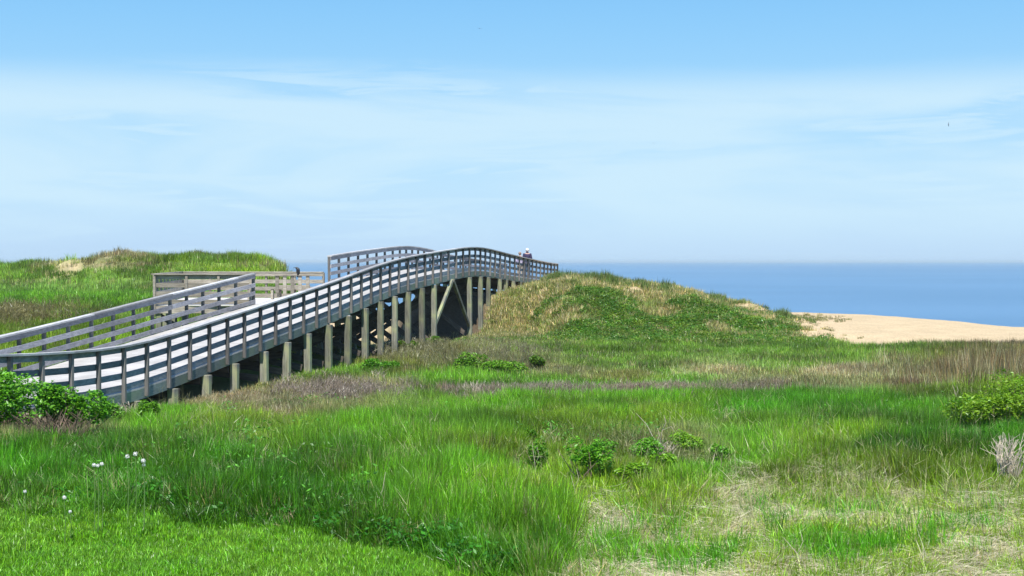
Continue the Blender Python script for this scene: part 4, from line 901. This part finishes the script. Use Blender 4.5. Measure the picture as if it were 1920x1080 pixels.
# dry bare shrub at the right edge
def bare_shrub(loc, r, h, n, label, seed, mat=M_dry):
    R_ = np.random.default_rng(seed); t_ = empty('bare_shrub', loc, label=label, cat='shrub'); parts = []
    for i in range(n):
        a = R_.uniform(0, 6.28); b0 = Vector((R_.normal(0, .15) * r, R_.normal(0, .15) * r, -.05)); hh = h * R_.uniform(.5, 1.1); e0 = b0 + Vector((math.cos(a) * r * R_.uniform(.2, .8), math.sin(a) * r * .6, hh))
        m_ = b0.lerp(e0, .5) + Vector((R_.normal(0, .05), R_.normal(0, .05), .08 * h)); parts.append(tube([b0, m_, e0], [.009, .007, .003], 4))
        for k in range(2):
            q = m_.lerp(e0, R_.uniform(0, .7)); parts.append(tube([q, q + Vector((R_.normal(0, .12), R_.normal(0, .1), .16)) * h], [.005, .002], 3))
    v, f = joinvf(parts); prop(meshobj('twigs', v, f, mat, t_), kind='stuff'); return t_
bare_shrub(gp(1893, 908), .36, .7, 48, 'bleached bare shrub at the right edge, below the big green one', 3)
bare_shrub(gp(1245, 868), .35, .42, 26, 'tangle of bleached bare twigs behind the round green sprig', 4)
bare_shrub(gp(100, 846), 1.0, .75, 120, 'tangle of dead brown stems under the rose shrubs at the left', 6, M_twig)
bare_shrub(gp(235, 795), .5, .5, 50, 'grey bare twigs between the two small shrubs below the boardwalk', 7)
bare_shrub(gp(885, 752), .3, .55, 40, 'pale grey bare twigs standing alone in the middle meadow', 8)

# single bleached branches
def branch(px, py, pts, r0, label):
    """pts: offsets in metres (right, up, away) from the foot"""
    g_ = gp(px, py); P_ = [Vector(q_) for q_ in [(a, c, b) for a, b, c in pts]]; R0 = [r0 * .8 * (1 - .75 * i / (len(P_) - 1)) for i in range(len(P_))]
    parts = [tube(P_, R0, 6)]
    if len(P_) > 2: parts.append(tube([P_[1], P_[1] + Vector((.06, .02, .12)), P_[1] + Vector((.03, .05, .24))], [r0 * .5, r0 * .35, r0 * .2], 5))
    v, f = joinvf(parts); o_ = meshobj('dry_branch', v, f, M_dry, smooth=True); o_.location = g_
    prop(o_, label=label, cat='branch', group='bleached dead branches in the grass'); return o_
branch(1242, 868, [(0, .0, 0), (-.10, .32, 0), (-.25, .62, .02), (-.42, .80, .03)], .012, 'long bleached branch sticking up to the left out of the bare twigs')
branch(1238, 866, [(0, .2, .1), (.05, .50, .1), (.20, .56, .12), (.36, .30, .1)], .010, 'bleached branch bent over like a hook beside the long one')
branch(690, 985, [(0, .0, 0), (.06, .14, 0), (.17, .42, .02), (.20, .62, .03)], .008, 'thin pale forked branch standing in the lush grass left of centre')
branch(962, 1012, [(0, .0, 0), (.1, .10, 0), (.22, .14, .02), (.33, .25, .03)], .008, 'pale twig lying in grass above the lawn, left of the bare straw')
branch(1025, 1030, [(0, .0, 0), (.1, .12, 0), (.22, .26, .02)], .008, 'short pale twig leaning right beside the lawn corner')
branch(1080, 945, [(0, .0, 0), (-.02, .2, 0), (-.06, .36, .02)], .007, 'thin upright bleached stalk under the ragged green sprig')
branch(1007, 912, [(0, .0, 0), (-.03, .3, 0), (-.07, .62, .02)], .006, 'tall thin bleached stalk left of the leaning green sprig')
branch(1640, 925, [(0, .0, 0), (.12, .10, 0), (.40, .26, .02)], .007, 'long pale stem leaning right over the straw patch')
branch(1830, 940, [(0, .0, 0), (.06, .22, 0), (.22, .30, .02), (.40, .08, .02)], .007, 'arched bleached stem near the bare shrub at the right edge')
branch(1800, 768, [(0, .0, 0), (-.08, .35, 0), (-.16, .60, .02)], .012, 'pale dead stem standing at the left side of the big right shrub')
branch(1520, 1078, [(0, .02, 0), (-.12, .2, 0), (-.26, .36, .02)], .007, 'pale curved stem at the bottom edge left of the green tussock')

# dandelion heads
def puff(px, py, h, r, label):
    D_ = 22.; X_ = (px - 960) / FP * D_; zt = EYE - (py - 490) / FP * D_
    for _ in range(30):
        gz = float(hc(X_, D_)) + EYE; D_ += (zt - (gz + h)) * 5 ; X_ = (px - 960) / FP * D_; zt = EYE - (py - 490) / FP * D_
    gz = float(hc(X_, D_)) + EYE; h = zt - gz
    t_ = empty('dandelion', (X_, D_, gz), label=label, cat='flower', group='white flower heads in the lush grass at the left')
    v, f = tube([(0, 0, 0), (.01, 0, h * .5), (0, 0, h - r * .5)], [.005, .004, .004], 5); meshobj('stalk', v, f, M_stalk, t_)
    R_ = random.Random(px); V_, F_ = [], []
    for i in range(140):
        d_ = Vector((R_.gauss(0, 1), R_.gauss(0, 1), R_.gauss(0, 1))).normalized(); a_ = d_.orthogonal().normalized(); b_ = d_.cross(a_); c_ = Vector((0, 0, h)) + d_ * r * R_.uniform(.8, 1.05); s_ = r * .2; o_ = len(V_)
        V_ += [c_ + a_ * s_, c_ - a_ * .5 * s_ + b_ * .87 * s_, c_ - a_ * .5 * s_ - b_ * .87 * s_]; F_.append((o_, o_ + 1, o_ + 2))
    meshobj('seed_head', V_, F_, M_puff, t_); return t_
puff(174, 873, .8, .024, 'white flower head, left one of the close group of three'); puff(181, 874, .8, .023, 'white flower head, middle one of the close group of three'); puff(189, 871, .8, .024, 'white flower head, right one of the close group of three')
puff(237, 857, .8, .027, 'pale fluffy flower head left of the two highest ones'); puff(252, 852, .8, .028, 'highest of the fluffy white flower heads')
puff(267, 865, .8, .028, 'largest round white flower head, right of the others'); puff(268, 873, .74, .020, 'small white flower head just under the largest one')
puff(118, 934, .55, .023, 'white flower head standing alone above the lawn edge'); puff(44, 923, .7, .020, 'tiny white flower head nearest the left edge'); puff(129, 961, .32, .020, 'small white flower head lowest of all, at the lawn edge')
print('objects', len(bpy.data.objects))
